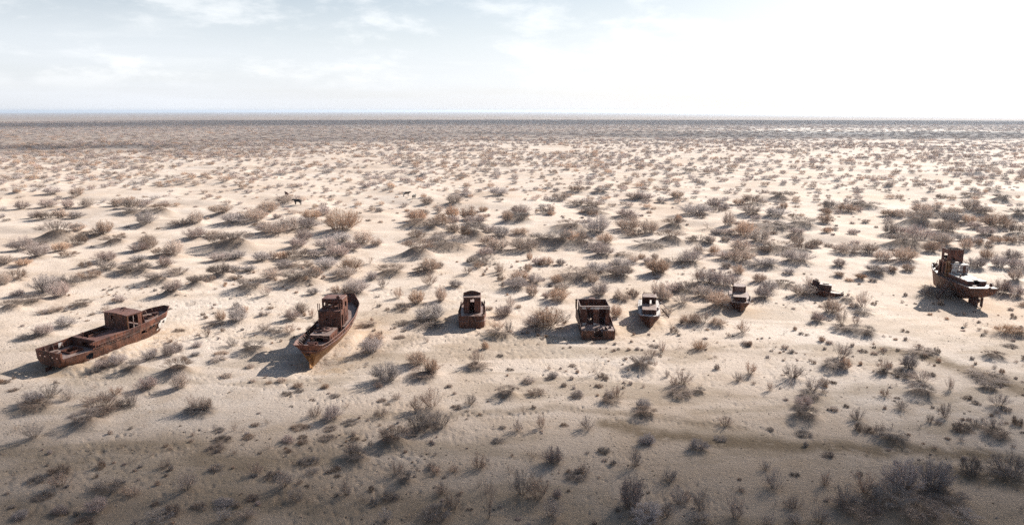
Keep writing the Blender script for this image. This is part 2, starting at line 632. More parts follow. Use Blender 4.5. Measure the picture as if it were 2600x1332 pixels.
# ---- wreck 1: long low hull at far left -------------------------------------------------
def build_long():
    r = ship_root('s1', 'wrecked_fishing_boat', 'long rusty wreck at far left with torn aft rail and mid-ship cabin, bow pointing away',
                  -51.52, 77.37, 22.4, -0.05, 0, 1.0)
    H = Hull([(0.15, 0, 1.35, 1.95, 5, 0.25, 1.95), (2.6, 2.5, 1.5, 2.02, 5, -0.3, 1.95), (5.8, 5.8, 1.5, 2.03, 5, -0.35, 2.15), (9, 9, 1.3, 2.05, 4, -0.4, 2.25),
              (12.0, 12.1, 0.7, 1.98, 2.6, -0.4, 2.5), (14.6, 15.0, 0.2, 1.62, 1.6, -0.1, 2.85), (15.3, 16.5, 0.02, 0.42, 1.2, 0.45, 3.1)], n=64, m=12)
    zs = lin((0, 1.22), (4.3, 1.2), (4.6, 1.75), (9, 1.8), (16.5, 2.35))

    def sk(x, z, s):
        if x < -50: return False
        if s < 0 and ((x - 3.55) / 0.45) ** 2 + ((z - 0.55) / 0.42) ** 2 < 1: return True
        if s < 0 and abs(x - 10.9) / 0.5 + abs(z - 1.3) / 0.3 < 1: return True
        return False

    def skb(x, z, s):
        if x < -50: return abs(abs(s) - 1.35) < 0.22 and z < 1.42 or abs(abs(s) - 0.6) < 0.1 and z < 1.36
        if s < 0 and 0.25 < x < 4.0 + 0.25 * math.sin(z * 9): return True
        if s > 0 and abs((x % 1.9) - 1.2) < 0.14 and z < 1.45 and x < 4: return True
        return False
    h = hull_parts(r, H, zs, MR['hull'], MR['cabin'], sk, skb, end1=True)
    dents(h, 0.05, 0.8)
    rub_strake(r, H, lin((0, 1.25), (4.3, 1.25), (9, 1.5), (16, 2.2)), 4.2, 16.2, MR['hull'], parent=h)
    rub_strake(r, H, lin((0, 1.3), (9, 1.9), (16, 2.5)), 4.4, 9.0, MR['cabin'], parent=h)
    for x in np.arange(4.6, 9.2, 0.42):      # fender brackets
        i = int(np.argmin(abs(H.P[:, 0] - x))); p = H.pt(i, H.v_at(i, 1.42), -1)
        MB().box(p[0] - 0.04, p[0] + 0.04, p[1] - 0.08, p[1] + 0.02, p[2] - 0.12, p[2] + 0.12).build('bracket', MR['dark'], h)
    for x, z in ((11.9, 1.65), (12.6, 1.7), (13.9, 1.85)):   # portholes
        for s in (-1, 1):
            i = int(np.argmin(abs(H.P[:, 0] - x))); H.off = .09; p = H.pt(i, H.v_at(i, z), s); H.off = 0.0
            ph = MB().ring((p[0], p[1], p[2]), 0.17, (0.3, 1, 0), 0.035).build('porthole', MR['hull'], h)
            MB().tube([(p[0] + .01, p[1] + s * 0.035, p[2]), (p[0] - .06, p[1] - s * 0.2, p[2])], 0.16, 12).build('porthole_dark_plug', MDARK, h)  # solid plug, the dark of an opening is in its colour
    # flaking white paint near the bow, starboard
    wp = MB(); a, b = 0.30, 0.86
    H.off = .13
    H.skin(wp, lambda i: 0.36, lambda i: 0.80, m=5, end0=False, i0=47, i1=55, sides=(-1,),
           skip=lambda x, z, s: (int(x * 7) * 31 + int(z * 3) * 17) % 5 == 0)
    H.off = 0.0
    wo_ = wp.build('paint_patch', MFLAKE, h, solid=0.0)
    me = wo_.data
    # decks
    d = MB(); H.deck(d, lin((0, 1.15), (4.3, 1.15)), 0.1, 4.35, holes=[(1.9, 3.6, -0.9, 0.55)]); d.build('deck', MR['deck'], r)
    hc = MB().panel((1.9, -0.9, 1.0), (1, 0, 0), (0, 0, 1), 1.7, 0.4, 0.05).panel((1.9, 0.55, 1.0), (1, 0, 0), (0, 0, 1), 1.7, 0.4, 0.05)
    hc.panel((1.9, -0.85, 1.0), (0, 1, 0), (0, 0, 1), 1.35, 0.35, 0.05).panel((3.6, -0.85, 1.0), (0, 1, 0), (0, 0, 1), 1.35, 0.38, 0.05)
    hc.build('hatch_coaming', MR['cabin'], r)
    MB().box(1.0, 1.9, 0.9, 1.5, 1.15, 1.33, 0.04).build('deck_locker', MR['deck'], r)
    t = MB(); H.deck(t, lin((4.3, 2.2), (9, 2.28)), 4.3, 8.75, holes=[(5.0, 8.35, 0.0, 1.45)], inset=0.02); tr = t.build('trunk_top', MR['cabin'], r)
    MB().panel((4.3, -1.98, 1.1), (0, 1, 0), (0, 0, 1), 3.95, 1.08, 0.06, holes=[(1.2, 2.1, 0, 0.7)], warp=0.02).build('trunk_wall', MR['dark'], r)
    c = MB().panel((5.0, -0.03, 2.0), (1, 0, 0), (0, 0, 1), 3.35, 0.38, 0.05).panel((5.0, 1.45, 2.0), (1, 0, 0), (0, 0, 1), 3.35, 0.38, 0.05)
    c.build('hold_coaming', MR['dark'], tr)
    MB().tube([(6.4, 0.0, 2.3), (6.6, 0.9, 2.15), (6.5, 1.5, 2.35)], 0.05, 6).build('pipe', MR['dark'], tr)
    MB().tube([(4.75, 0.55, 2.15), (4.75, 0.55, 2.75)], 0.07, 8).tube([(4.6, 0.55, 2.62), (4.9, 0.55, 2.62)], 0.04, 6).build('vent_post', MR['dark'], tr)
    # cabin
    cb = MB().panel((8.78, 1.80, 2.15), (0, -1, 0), (0, 0, 1), 3.75, 1.88, 0.06, holes=[(1.15, 1.75, 0.95, 1.6)], warp=0.015).build('cabin_wall', MR['cabin'], r)
    MB().panel((8.78, 1.2, 2.15 + 0.95), (0, -1, 0), (0, 0, 1), 0.04, 0.6, 0.04)
    MB().tube([(8.72, 0.35, 3.12), (8.74, 0.2, 3.72)], 0.04, 5).build('window_bar', MR['white'], cb)
    MB().panel((8.84, -1.95, 2.0), (1, 0, 0), (0, 0, 1), 2.0, 2.0, 0.06, holes=[(0.12, 0.72, 0.1, 1.85), (0.86, 1.45, 0.1, 1.85)]).build('cabin_wall', MR['cabin'], r)
    MB().panel((8.84, 1.86, 2.15), (1, 0, 0), (0, 0, 1), 2.0, 1.85, 0.06).build('cabin_wall', MR['cabin'], r)
    fw = MB().panel((11.35, -1.95, 2.2), (0, 1, 0), Vector((-0.28, 0, 1)), 3.8, 1.9, 0.06, holes=[(0.3, 0.95, 0.75, 1.6)])
    fw.build('cabin_wall', MR['cabin'], r)
    MB().tube([(8.82, -1.97, 2.0), (8.82, -1.97, 4.0)], 0.045, 6).build('door_frame', MR['ochre'], cb)
    MB().tube([(9.62, -1.99, 2.0), (9.62, -1.99, 3.9)], 0.04, 6).build('door_frame', MR['white'], cb)
    rf = MB()
    for k in range(6):
        y0 = -2.05 + k * 0.68; y1 = y0 + 0.68
        z0 = 4.0 + 0.13 * (1 - ((y0 + 0.05) / 2.05) ** 2); z1 = 4.0 + 0.13 * (1 - ((y1 + 0.05) / 2.05) ** 2)
        rf.add([(8.65, y0, z0), (11.0, y0, z0), (11.0, y1, z1), (8.65, y1, z1), (8.65, y0, z0 - .07), (11.0, y0, z0 - .07), (11.0, y1, z1 - .07), (8.65, y1, z1 - .07)],
               [(0, 1, 2, 3), (7, 6, 5, 4), (0, 3, 7, 4), (1, 5, 6, 2), (0, 4, 5, 1), (2, 6, 7, 3)])
    ro = rf.build('roof', MR['cabin'], r)
    MB().tube([(9.6, -0.3, 4.05), (9.75, -0.55, 4.42)], 0.04, 6).build('aerial_stump', MR['dark'], ro)
    MB().tube([(9.9, 0.9, 4.05), (10.2, 0.2, 4.25), (10.6, -0.2, 4.12)], 0.035, 6).build('pipe', MR['dark'], ro)
    MB().box(10.6, 10.95, 0.6, 1.1, 4.02, 4.2).build('roof_hatch', MR['dark'], ro)
    fd = MB(); H.deck(fd, lin((10.5, 2.05), (16.5, 2.45)), 10.4, 16.2, holes=[(13.0, 13.9, -0.45, 0.55)]); fo = fd.build('foredeck', MR['deck'], r)
    hb = MB().panel((13.0, -0.48, 2.15), (1, 0, 0), (0, 0, 1), 0.9, 0.3, 0.05).panel((13.0, 0.55, 2.15), (1, 0, 0), (0, 0, 1), 0.9, 0.3, 0.05)
    hb.panel((13.0, -0.43, 2.15), (0, 1, 0), (0, 0, 1), 0.95, 0.3, 0.05).panel((13.9, -0.43, 2.15), (0, 1, 0), (0, 0, 1), 0.95, 0.3, 0.05)
    hb.build('hatch_coaming', MR['dark'], fo)
    MB().box(14.3, 14.9, -0.25, 0.3, 2.3, 2.65, 0.03).tube([(14.6, -0.5, 2.55), (14.6, 0.5, 2.55)], 0.12, 8).build('windlass', MR['dark'], fo)
    for x in np.arange(11.3, 15.6, 0.8):   # ribs inside the bulwark
        for s in (1, -1):
            i = int(np.argmin(abs(H.P[:, 1] - x))); a = H.pt(i, H.v_at(i, 2.2), s); b2 = H.pt(i, 0.98, s)
            MB().add_tri(a, b2, s).build('bulwark_rib', MR['cabin'], fo)
    for x in (0.9, 1.9, 2.9):
        i = int(np.argmin(abs(H.P[:, 1] - x))); a = H.pt(i, H.v_at(i, 1.15), 1); b2 = H.pt(i, 0.98, 1)
        MB().add_tri(a, b2, 1).build('bulwark_rib', MR['dark'], h)
    MB().panel((2.6, 1.86, 1.3), (1, 0, 0), (0, 0, 1), 0.55, 0.55, 0.03).build('white_plate', MR['white'], h)
    # rudder post
    MB().box(0.05, 0.2, -0.09, 0.09, -0.35, 0.45).box(-0.45, 0.05, -0.03, 0.03, -0.35, 0.2).build('rudder', MR['dark'], r)
    return r


def add_tri(self, a, b, s):
    """triangular knee from deck edge a up to rail b"""
    x, y = a[0], a[1]
    V = [(x - 0.03, y - s * 0.35, a[2]), (x - 0.03, y - s * 0.04, a[2]), (x - 0.03, b[1] - s * 0.05, b[2]),
         (x + 0.03, y - s * 0.35, a[2]), (x + 0.03, y - s * 0.04, a[2]), (x + 0.03, b[1] - s * 0.05, b[2])]
    self.add(V, [(0, 1, 2), (5, 4, 3), (0, 3, 4, 1), (1, 4, 5, 2), (2, 5, 3, 0)])
    return self


MB.add_tri = add_tri

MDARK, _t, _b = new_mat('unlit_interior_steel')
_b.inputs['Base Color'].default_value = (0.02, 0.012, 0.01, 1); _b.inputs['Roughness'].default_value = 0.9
MFLAKE, _t, _b = new_mat('flaking_white_paint')
_o = nd(_t, 'ShaderNodeTexCoord').outputs['Object']
_mp = nd(_t, 'ShaderNodeMapping'); _mp.inputs['Scale'].default_value = (5, 5, 1.3); _mp.inputs['Rotation'].default_value = (0, 0.5, 0)
_t.links.new(_o, _mp.inputs[0])
_c = mixc(_t, smooth(_t, noise(_t, _mp.outputs[0], 2.0, 4, 0.7), 0.40, 0.46), (0.22, 0.09, 0.05, 1), (0.72, 0.70, 0.67, 1))
_t.links.new(_c, _b.inputs['Base Color'])


# ---- wreck 2: tall ship with ochre belly, stern to the camera ----------------------------
def build_tall():
    r = ship_root('s2', 'wrecked_trawler', 'tall rusty wreck with ochre lower hull, two-tier wheelhouse and rounded stern facing the viewer',
                  -22.74, 79.0, 4.0, 0.1, 0, 0)
    H = Hull([(0.15, -1.0, 0.05, 1.62, 0.62, -0.65, 2.3), (1.4, 0.7, 0.08, 1.98, 0.9, -0.65, 2.25), (4, 4, 0.3, 2.05, 1.5, -0.5, 2.15), (7, 7, 0.4, 2.1, 1.9, -0.4, 2.2),
              (10.5, 10.5, 0.35, 2.08, 1.8, -0.3, 2.45), (13.2, 13.8, 0.12, 1.85, 1.4, -0.1, 3.2), (14.7, 16.0, 0.02, 0.55, 1.0, 0.3, 4.0)], n=60, m=14)
    zs = lin((-1, 1.6), (7, 1.55), (9, 1.9), (16, 2.8))

    def skb(x, z, s):
        if x < -50: return False
        if s < 0 and (0.5 < x < 0.9 or 1.15 < x < 1.55) and 1.62 < z < 2.05: return True
        if s < 0 and 8.6 < x < 8.9 and z < 2.2: return True
        if s > 0 and ((x * 1.3) % 1.0) < 0.35 and 1.0 < x < 6 and z < 2.05: return True
        return False
    h = hull_parts(r, H, zs, MR['hull2'], MR['cabin'], lambda x, z, s: s < 0 and x > 0 and (abs(x - 7.3) < .13 and abs(z - 1.25) < .13 or abs(x - 6.5) < .1 and abs(z - 1.1) < .12), skb, end1=True)
    dents(h, 0.03, 1.0)
    rub_strake(r, H, lin((-1, 1.6), (7, 1.58), (16, 2.6)), -1.2, 15.8, MR['cabin'], parent=h)
    for x in np.arange(2.0, 9.5, 0.62):
        i = int(np.argmin(abs(H.P[:, 0] - x))); p = H.pt(i, H.v_at(i, 1.9), -1)
        MB().box(p[0] - 0.05, p[0] + 0.05, p[1] - 0.07, p[1] + 0.02, p[2] - 0.1, p[2] + 0.1).build('bracket', MR['dark'], h)
    # stern post and rudder
    MB().box(-0.12, 0.14, -0.08, 0.08, -0.75, 1.5).build('stern_post', MR['ochre'], r)
    rd = MB().box(-0.75, -0.14, -0.04, 0.04, -0.55, 0.75).build('rudder', MR['ochre'], r)
    MB().tube([(-0.3, 0, 0.7), (-0.3, 0, 1.55)], 0.06, 8).build('rudder_stock', MR['dark'], rd)
    MB().box(-0.8, -0.05, -0.1, 0.42, 1.0, 1.16).build('name_board', MR['dark'], r)
    d = MB(); H.deck(d, lin((-1, 1.55), (7.4, 1.55)), -0.85, 7.4, holes=[(2.9, 4.0, -0.5, 0.7), (5.4, 7.2, -1.9, -1.45)]); d.build('deck', MR['deck'], r)
    d = MB(); H.deck(d, lin((7.4, 1.95), (16, 2.9)), 7.4, 15.9); fo = d.build('foredeck', MR['deck'], r)
    MB().panel((7.4, -2.0, 1.5), (0, 1, 0), (0, 0, 1), 4.0, 0.48, 0.05).build('deck_step', MR['dark'], r)
    # engine casing aft of the house
    ec = MB().panel((2.6, 0.95, 1.5), (0, -1, 0), (0, 0, 1), 2.2, 0.75, 0.05, holes=[(0.1, 1.5, 0.12, 0.55)], warp=0.02)
    ec.panel((2.6, -1.3, 1.5), (1, 0, 0), (0, 0, 1), 3.2, 0.75, 0.05, holes=[(0.5, 0.75, 0.2, 0.5), (1.2, 1.45, 0.2, 0.5), (2.0, 2.25, 0.2, 0.5)])
    ec.panel((2.6, 1.0, 1.5), (1, 0, 0), (0, 0, 1), 3.2, 0.75, 0.05, holes=[(1.2, 1.6, 0.2, 0.5)])
    eo = ec.build('engine_casing', MR['cabin'], r)
    MB().panel((2.6, -1.32, 2.28), (1, 0, 0), (0, 1, 0), 3.2, 2.35, 0.05, holes=[(0.9, 2.0, 1.2, 1.9)], warp=0.03).build('casing_top', MR['deck'], eo)
    MB().tube([(3.9, 0.9, 2.42), (3.6, 0.2, 2.5), (3.8, -0.6, 2.55), (4.6, -0.9, 2.45)], 0.10, 8).build('pipe', MR['cabin'], eo)
    MB().tube([(4.4, 1.1, 2.4), (5.0, 0.3, 2.62), (5.4, -0.5, 2.45)], 0.07, 8).build('pipe', MR['dark'], eo)
    MB().tube([(2.2, 1.2, 2.1), (1.9, 0.2, 2.35), (2.1, -0.8, 2.2), (2.6, -1.5, 1.9)], 0.035, 6).build('cable', MR['dark'], eo)
    rnd = random.Random(5)
    for k in range(7):
        x, y = rnd.uniform(4.3, 5.7), rnd.uniform(-0.9, 0.9)
        MB().box(x - .15, x + .15, y - .12, y + .12, 2.3, 2.3 + rnd.uniform(.1, .35), 0.07).build('machinery_scrap', MR['dark'], eo)
    for y in (1.0, -0.9):
        MB().tube([(-0.1, y, 1.55), (-0.1, y, 2.1)], 0.1, 8).build('bollard', MR['cabin'], r)
    MB().box(0.5, 1.3, -0.3, 0.5, 1.55, 1.95, 0.08).tube([(0.9, -.5, 1.95), (0.9, .7, 1.95)], 0.15, 8).build('winch', MR['cabin'], r)
    for k, x in enumerate(np.arange(0.4, 6.4, 0.7)):
        i = int(np.argmin(abs(H.P[:, 1] - x))); a = H.pt(i, H.v_at(i, 1.55), 1); b2 = H.pt(i, 0.98, 1)
        MB().add_tri(a, b2, 1).build('bulwark_rib', MR['dark'], h)
    # lower tier
    lt = MB().panel((6.9, 1.36, 1.55), (0, -1, 0), (0, 0, 1), 2.72, 2.45, 0.06, holes=[(0.95, 1.12, 1.35, 1.6), (1.95, 2.12, 1.35, 1.6)], warp=0.01).build('lower_house_wall', MR['cabin'], r, bevel=0.02)
    MB().panel((6.96, -1.36, 1.55), (1, 0, 0), (0, 0, 1), 2.8, 2.45, 0.06, holes=[(0.3, 0.85, 0.2, 1.95)]).build('lower_house_wall', MR['cabin'], r)
    MB().panel((6.96, 1.30, 1.55), (1, 0, 0), (0, 0, 1), 2.8, 2.45, 0.06, holes=[(0.6, 1.2, 0.2, 1.95)]).build('lower_house_wall', MR['cabin'], r)
    MB().box(6.9, 9.8, -1.40, 1.40, 4.0, 4.07).build('lower_house_roof', MR['cabin'], r)
    MB().box(7.35, 7.5, -0.75, -0.6, 1.95, 2.3).build('step', MR['dark'], lt)
    MB().panel((8.6, 1.28, 1.9), (0, -1, 0), (0, 0, 1), 2.6, 2.05, .05).build('bulkhead', MR['dark'], r)
    # upper tier
    MB().panel((7.9, 1.15, 4.07), (0, -1, 0), (0, 0, 1), 2.45, 1.15, 0.06, holes=[(0.25, 0.5, 0.2, 0.8), (0.72, 1.3, 0.25, 0.85), (1.55, 2.15, 0.25, 0.85)], warp=0.01).build('wheelhouse_wall', MR['cabin'], r)
    MB().panel((7.96, -1.36, 2.0), (1, 0, 0), (0, 0, 1), 2.0, 3.2, 0.06, holes=[(0.85, 1.5, 0.9, 2.75)]).build('wheelhouse_wall', MR['cabin'], r)
    MB().panel((7.96, 1.10, 4.07), (1, 0, 0), (0, 0, 1), 2.0, 1.15, 0.06, holes=[(0.3, 0.9, 0.2, 0.9), (1.1, 1.7, 0.2, 0.9)]).build('wheelhouse_wall', MR['cabin'], r)
    MB().panel((9.96, -1.36, 4.07), (0, 1, 0), (0, 0, 1), 2.5, 1.15, 0.06, holes=[(0.3, 0.9, 0.35, 0.95), (1.7, 2.2, 0.3, 0.95)]).build('wheelhouse_wall', MR['cabin'], r)
    wr = MB().box(7.85, 10.05, -1.40, 1.2, 5.22, 5.34).build('wheelhouse_roof', MR['cabin'], r, bevel=0.08)
    sl = MB().ring((8.0, -0.85, 5.5), 0.17, (1, 0, 0), 0.06).build('searchlight', MR['dark'], wr)
    MB().tube([(7.98, -0.85, 5.5), (8.35, -0.85, 5.5)], 0.18, 12).build('lamp_body', MR['dark'], wr)
    for y in (1.42, 1.2, -1.12, -1.38, -0.05):
        MB().box(7.02, 7.1, y - 0.04, y + 0.04, 4.0, 4.95 if abs(y) > 0.2 else 4.35).build('stanchion', MR['cabin'], r)
    for x in (11.5, 12.8):
        MB().box(x, x + 0.5, -0.5, 0.4, 2.4, 2.62, 0.03).build('deck_hatch', MR['deck'], fo)
    for x in np.arange(11.2, 15.4, 0.6):
        for s in (1, -1):
            i = int(np.argmin(abs(H.P[:, 1] - x))); a = H.pt(i, H.v_at(i, 2.1 + (x - 8) * .11), s); b2 = H.pt(i, 0.98, s)
            MB().add_tri(a, b2, s).build('bulwark_rib', MR['dark'], fo)
    return r


# ---- wreck 3: rounded stern, open doorway --------------------------------------------------
def build_doorway():
    r = ship_root('s3', 'wrecked_launch', 'blunt rusty wreck with pinkish side decks and one dark central doorway facing the viewer',
                  -5.31, 92.3, -1.5, 0, 0, 0)
    H = Hull([(0, 0, 1.15, 1.3, 3, -0.2, 1.72), (0.35, 0.35, 1.55, 1.7, 4, -0.25, 1.70), (2.5, 2.5, 1.6, 1.82, 4, -0.3, 1.70), (5.2, 5.2, 1.45, 1.74, 3, -0.3, 1.75),
              (7.6, 7.8, 0.8, 1.25, 2, -0.2, 1.95), (8.6, 9.1, 0.05, 0.15, 1.2, 0.1, 2.15)], n=44, m=9)
    zs = lin((0, 1.55), (9, 1.7))
    h = hull_parts(r, H, zs, MR['hull'], MR['cabin'], None, lambda x, z, s: x > 1.0, caps=False)
    dents(h, 0.04, 0.7)
    rub_strake(r, H, lin((0, 1.0), (9, 1.1)), -0.1, 8.2, MR['deck'], parent=h, r=0.07)
    for s in (1, -1):
        MB().tube([(-0.08, s * 0.45, 0.98), (-0.1, s * 1.2, 1.0), (0.2, s * 1.66, 1.0)], 0.07, 6).build('fender_bar', MR['deck'], h)
    d = MB(); H.deck(d, lin((0, 1.55), (9, 1.65)), 0.05, 8.7, holes=[(2.1, 4.9, -0.95, 0.95)]); do = d.build('deck', MR['deck'], r)
    for x in np.arange(1.2, 7.4, 0.62):
        for s in (1, -1):
            i = int(np.argmin(abs(H.P[:, 0] - x))); p = H.pt(i, 1.0, s)
            MB().add_tri((p[0], p[1], 1.58), (p[0], p[1], 1.98), s).build('rail_bracket', MR['dark'], do)
    for s, hh in ((1, 0.4), (-1, 0.6)):
        MB().panel((5.6, s * 1.62, 1.6), (1, 0.0, 0), (0, 0, 1), 1.2, hh, 0.05, warp=0.1, top=lambda f: 0.45 + 0.55 * abs(math.sin(f * 5 + 1))).build('torn_bulwark', MR['dark'], r)
    # house
    w = MB().panel((2.0, 1.10, 1.35), (0, -1, 0), (0, 0, 1), 2.2, 2.3, 0.06, holes=[(0.78, 1.42, 0.1, 2.12)]).build('house_wall', MR['cabin'], r)
    MB().panel((2.06, 1.07, 1.0), (1, 0, 0), (0, 0, 1), 3.0, 2.6, 0.05).build('house_wall', MR['cabin'], r)
    MB().panel((2.06, -1.12, 1.0), (1, 0, 0), (0, 0, 1), 3.0, 2.6, 0.05).build('house_wall', MR['cabin'], r)
    MB().panel((5.06, 1.10, 1.0), (0, -1, 0), (0, 0, 1), 2.2, 2.6, 0.06, holes=[(0.82, 1.42, 1.3, 1.95)]).build('house_wall', MR['cabin'], r)
    MB().box(2.06, 5.0, -1.05, 1.05, 0.95, 1.0).build('cabin_sole', MR['dark'], r)
    ro = MB().box(1.95, 3.25, -1.18, 1.18, 3.66, 3.73).build('roof', MR['deck'], r)
    MB().panel((3.27, 1.15, 3.6), (0, -1, 0), (0, 0, 1), 2.3, 0.75, 0.05, top=lambda f: 0.55 + 0.45 * math.sin(math.pi * min(max(f, 0.02), 0.98))).build('visor', MR['dark'], ro)
    MB().box(3.33, 5.12, -1.15, 1.15, 3.58, 3.63).build('roof', MR['cabin'], r)
    MB().box(1.4, 1.9, -0.5, 0.35, 1.58, 1.66, 0.03).build('door_step', MR['dark'], r)
    MB().tube([(0.25, -0.4, 1.75), (0.3, -0.95, 1.72)], 0.05, 6).build('bent_rail', MR['cabin'], r)
    for s in (1, -1):
        MB().tube([(0.3, s * 1.45, 1.6), (0.3, s * 1.45, 1.95)], 0.08, 8).build('bollard', MR['dark'], r)
    return r


# ---- wreck 4: roofless box ---------------------------------------------------------------
def build_roofless():
    r = ship_root('s4', 'wrecked_barge', 'roofless rusty wreck with two dark doorways and a notch torn in its stern',
                  10.76, 87.4, 0.0, 0, 0, 0)
    H = Hull([(0, 0, 1.85, 2.08, 5, -0.2, 1.22), (2.5, 2.5, 1.9, 2.12, 5, -0.25, 1.25), (5, 5, 1.8, 2.1, 4, -0.25, 1.8), (7.5, 7.6, 0.9, 1.5, 2, -0.2, 2.0),
              (8.8, 9.3, 0.05, 0.2, 1.3, 0.1, 2.2)], n=40, m=9)
    sk = lambda x, z, s: (x < -50 and -0.42 < s < 0.42 and z > 0.36)
    h = hull_parts(r, H, lambda x: 1.2 if x < 3 else 1.6, MR['hull'], MR['hull'], sk, lambda x, z, s: x < -50 and abs(s) < 0.42)
    dents(h, 0.05, 0.6)
    d = MB(); H.deck(d, lin((0, 1.0), (9, 1.1)), 0.04, 8.6, holes=[(0.0, 1.0, -0.42, 0.42), (0.55, 0.95, 1.1, 1.5), (3.3, 6.2, -1.3, 1.6)]); do = d.build('deck', MR['deck'], r)
    MB().panel((0.1, 0.42, -0.1), (1, 0, 0), (0, 0, 1), 0.95, 1.1, 0.04).panel((0.1, -0.46, -0.1), (1, 0, 0), (0, 0, 1), 0.95, 1.1, 0.04).panel((1.02, 0.42, -0.1), (0, -1, 0), (0, 0, 1), 0.84, 1.05, 0.04).build('notch_wall', MR['dark'], h)
    MB().ring((0.55, 0.05, 1.12), 0.27, (1, 0, 0.5), 0.07).build('exhaust_ring', MR['dark'], r)
    MB().box(0.1, 1.6, -1.95, -0.7, 1.02, 1.25, 0.06).build('torn_plate', MR['deck'], r)
    MB().panel((0.2, -1.2, 1.22), (0.6, 0.8, 0), (0.2, -0.1, 1), 0.5, 0.35, 0.04, top=lambda f: 0.4 + f).build('torn_plate', MR['dark'], r)
    MB().panel((0.9, -1.75, 1.24), (0.3, 0.8, 0), (0.1, 0.3, 1), 0.4, 0.4, 0.04, top=lambda f: 1 - 0.8 * f).build('torn_plate', MR['deck'], r)
    a = MB().panel((3.05, 2.02, 0.95), (0, -1, 0), (0, 0, 1), 3.75, 2.5, 0.07, holes=[(0.9, 1.68, 0.08, 2.2), (2.45, 3.25, 0.08, 2.2)], warp=0.02).build('cabin_wall', MR['cabin'], r)
    pb = MB().panel((3.0, 2.0, 3.12), (0, -1, 0), (0, 0, 1), 3.7, 0.32, 0.03, holes=[(0.85, 1.7, -1, 0.06), (2.4, 3.3, -1, 0.06)], warp=0.02).build('painted_band', MR['white'], a)
    MB().panel((3.0, 1.95, 1.05), (0, -1, 0), (0, 0, 1), 0.85, 0.28, 0.03, warp=0.01).build('painted_band', MR['white'], a)
    MB().panel((3.0, 0.3, 1.05), (0, -1, 0), (0, 0, 1), 0.7, 0.28, 0.03, warp=0.01).build('painted_band', MR['white'], a)
    MB().panel((3.12, 1.98, 1.0), (1, 0, 0), (0, 0, 1), 3.6, 2.45, 0.06).build('cabin_wall', MR['dark'], r)
    MB().panel((3.12, -1.72, 1.0), (1, 0, 0), (0, 0, 1), 3.6, 2.4, 0.06, holes=[(0.9, 1.7, 1.0, 1.8)]).build('cabin_wall', MR['cabin'], r)
    MB().panel((6.74, 2.0, 1.0), (0, -1, 0), (0, 0, 1), 3.75, 2.45, 0.06).build('cabin_wall', MR['cabin'], r)
    for (p, q) in (((3.0, 2.02, 3.47), (6.8, 2.02, 3.47)), ((3.0, -1.72, 3.42), (6.8, -1.72, 3.42)), ((6.78, 2.0, 3.47), (6.78, -1.7, 3.47))):
        MB().tube([p, q], 0.07, 6).build('rim', MR['deck'], r)
    MB().box(3.0, 3.35, -1.78, 2.05, 3.46, 3.52).build('roof_edge', MR['deck'], r)
    MB().box(3.2, 6.7, -1.65, 1.9, 0.55, 0.6).build('cabin_sole', MR['dark'], r)
    MB().tube([(7.2, 0.1, 2.2), (7.2, 0.1, 3.55)], 0.45, 14).build('funnel_stump', MR['dark'], r)
    MB().panel((1.2, 2.12, 0.9), (1, 0.02, 0), (0, 0, 1), 6.0, 1.5, 0.06, warp=0.03, top=lambda f: 0.35 + 0.65 * min(1, f * 1.8)).build('side_plate', MR['dark'], r)
    MB().tube([(6.9, 2.2, 2.2), (6.9, 2.2, 3.5)], 0.12, 8).build('corner_post', MR['dark'], r)
    for k in range(6):
        MB().box(2.98, 3.06, -1.62 - 0.2, -1.62, 2.2 + k * 0.2, 2.28 + k * 0.2).build('rung', MR['white'], a)
    return r


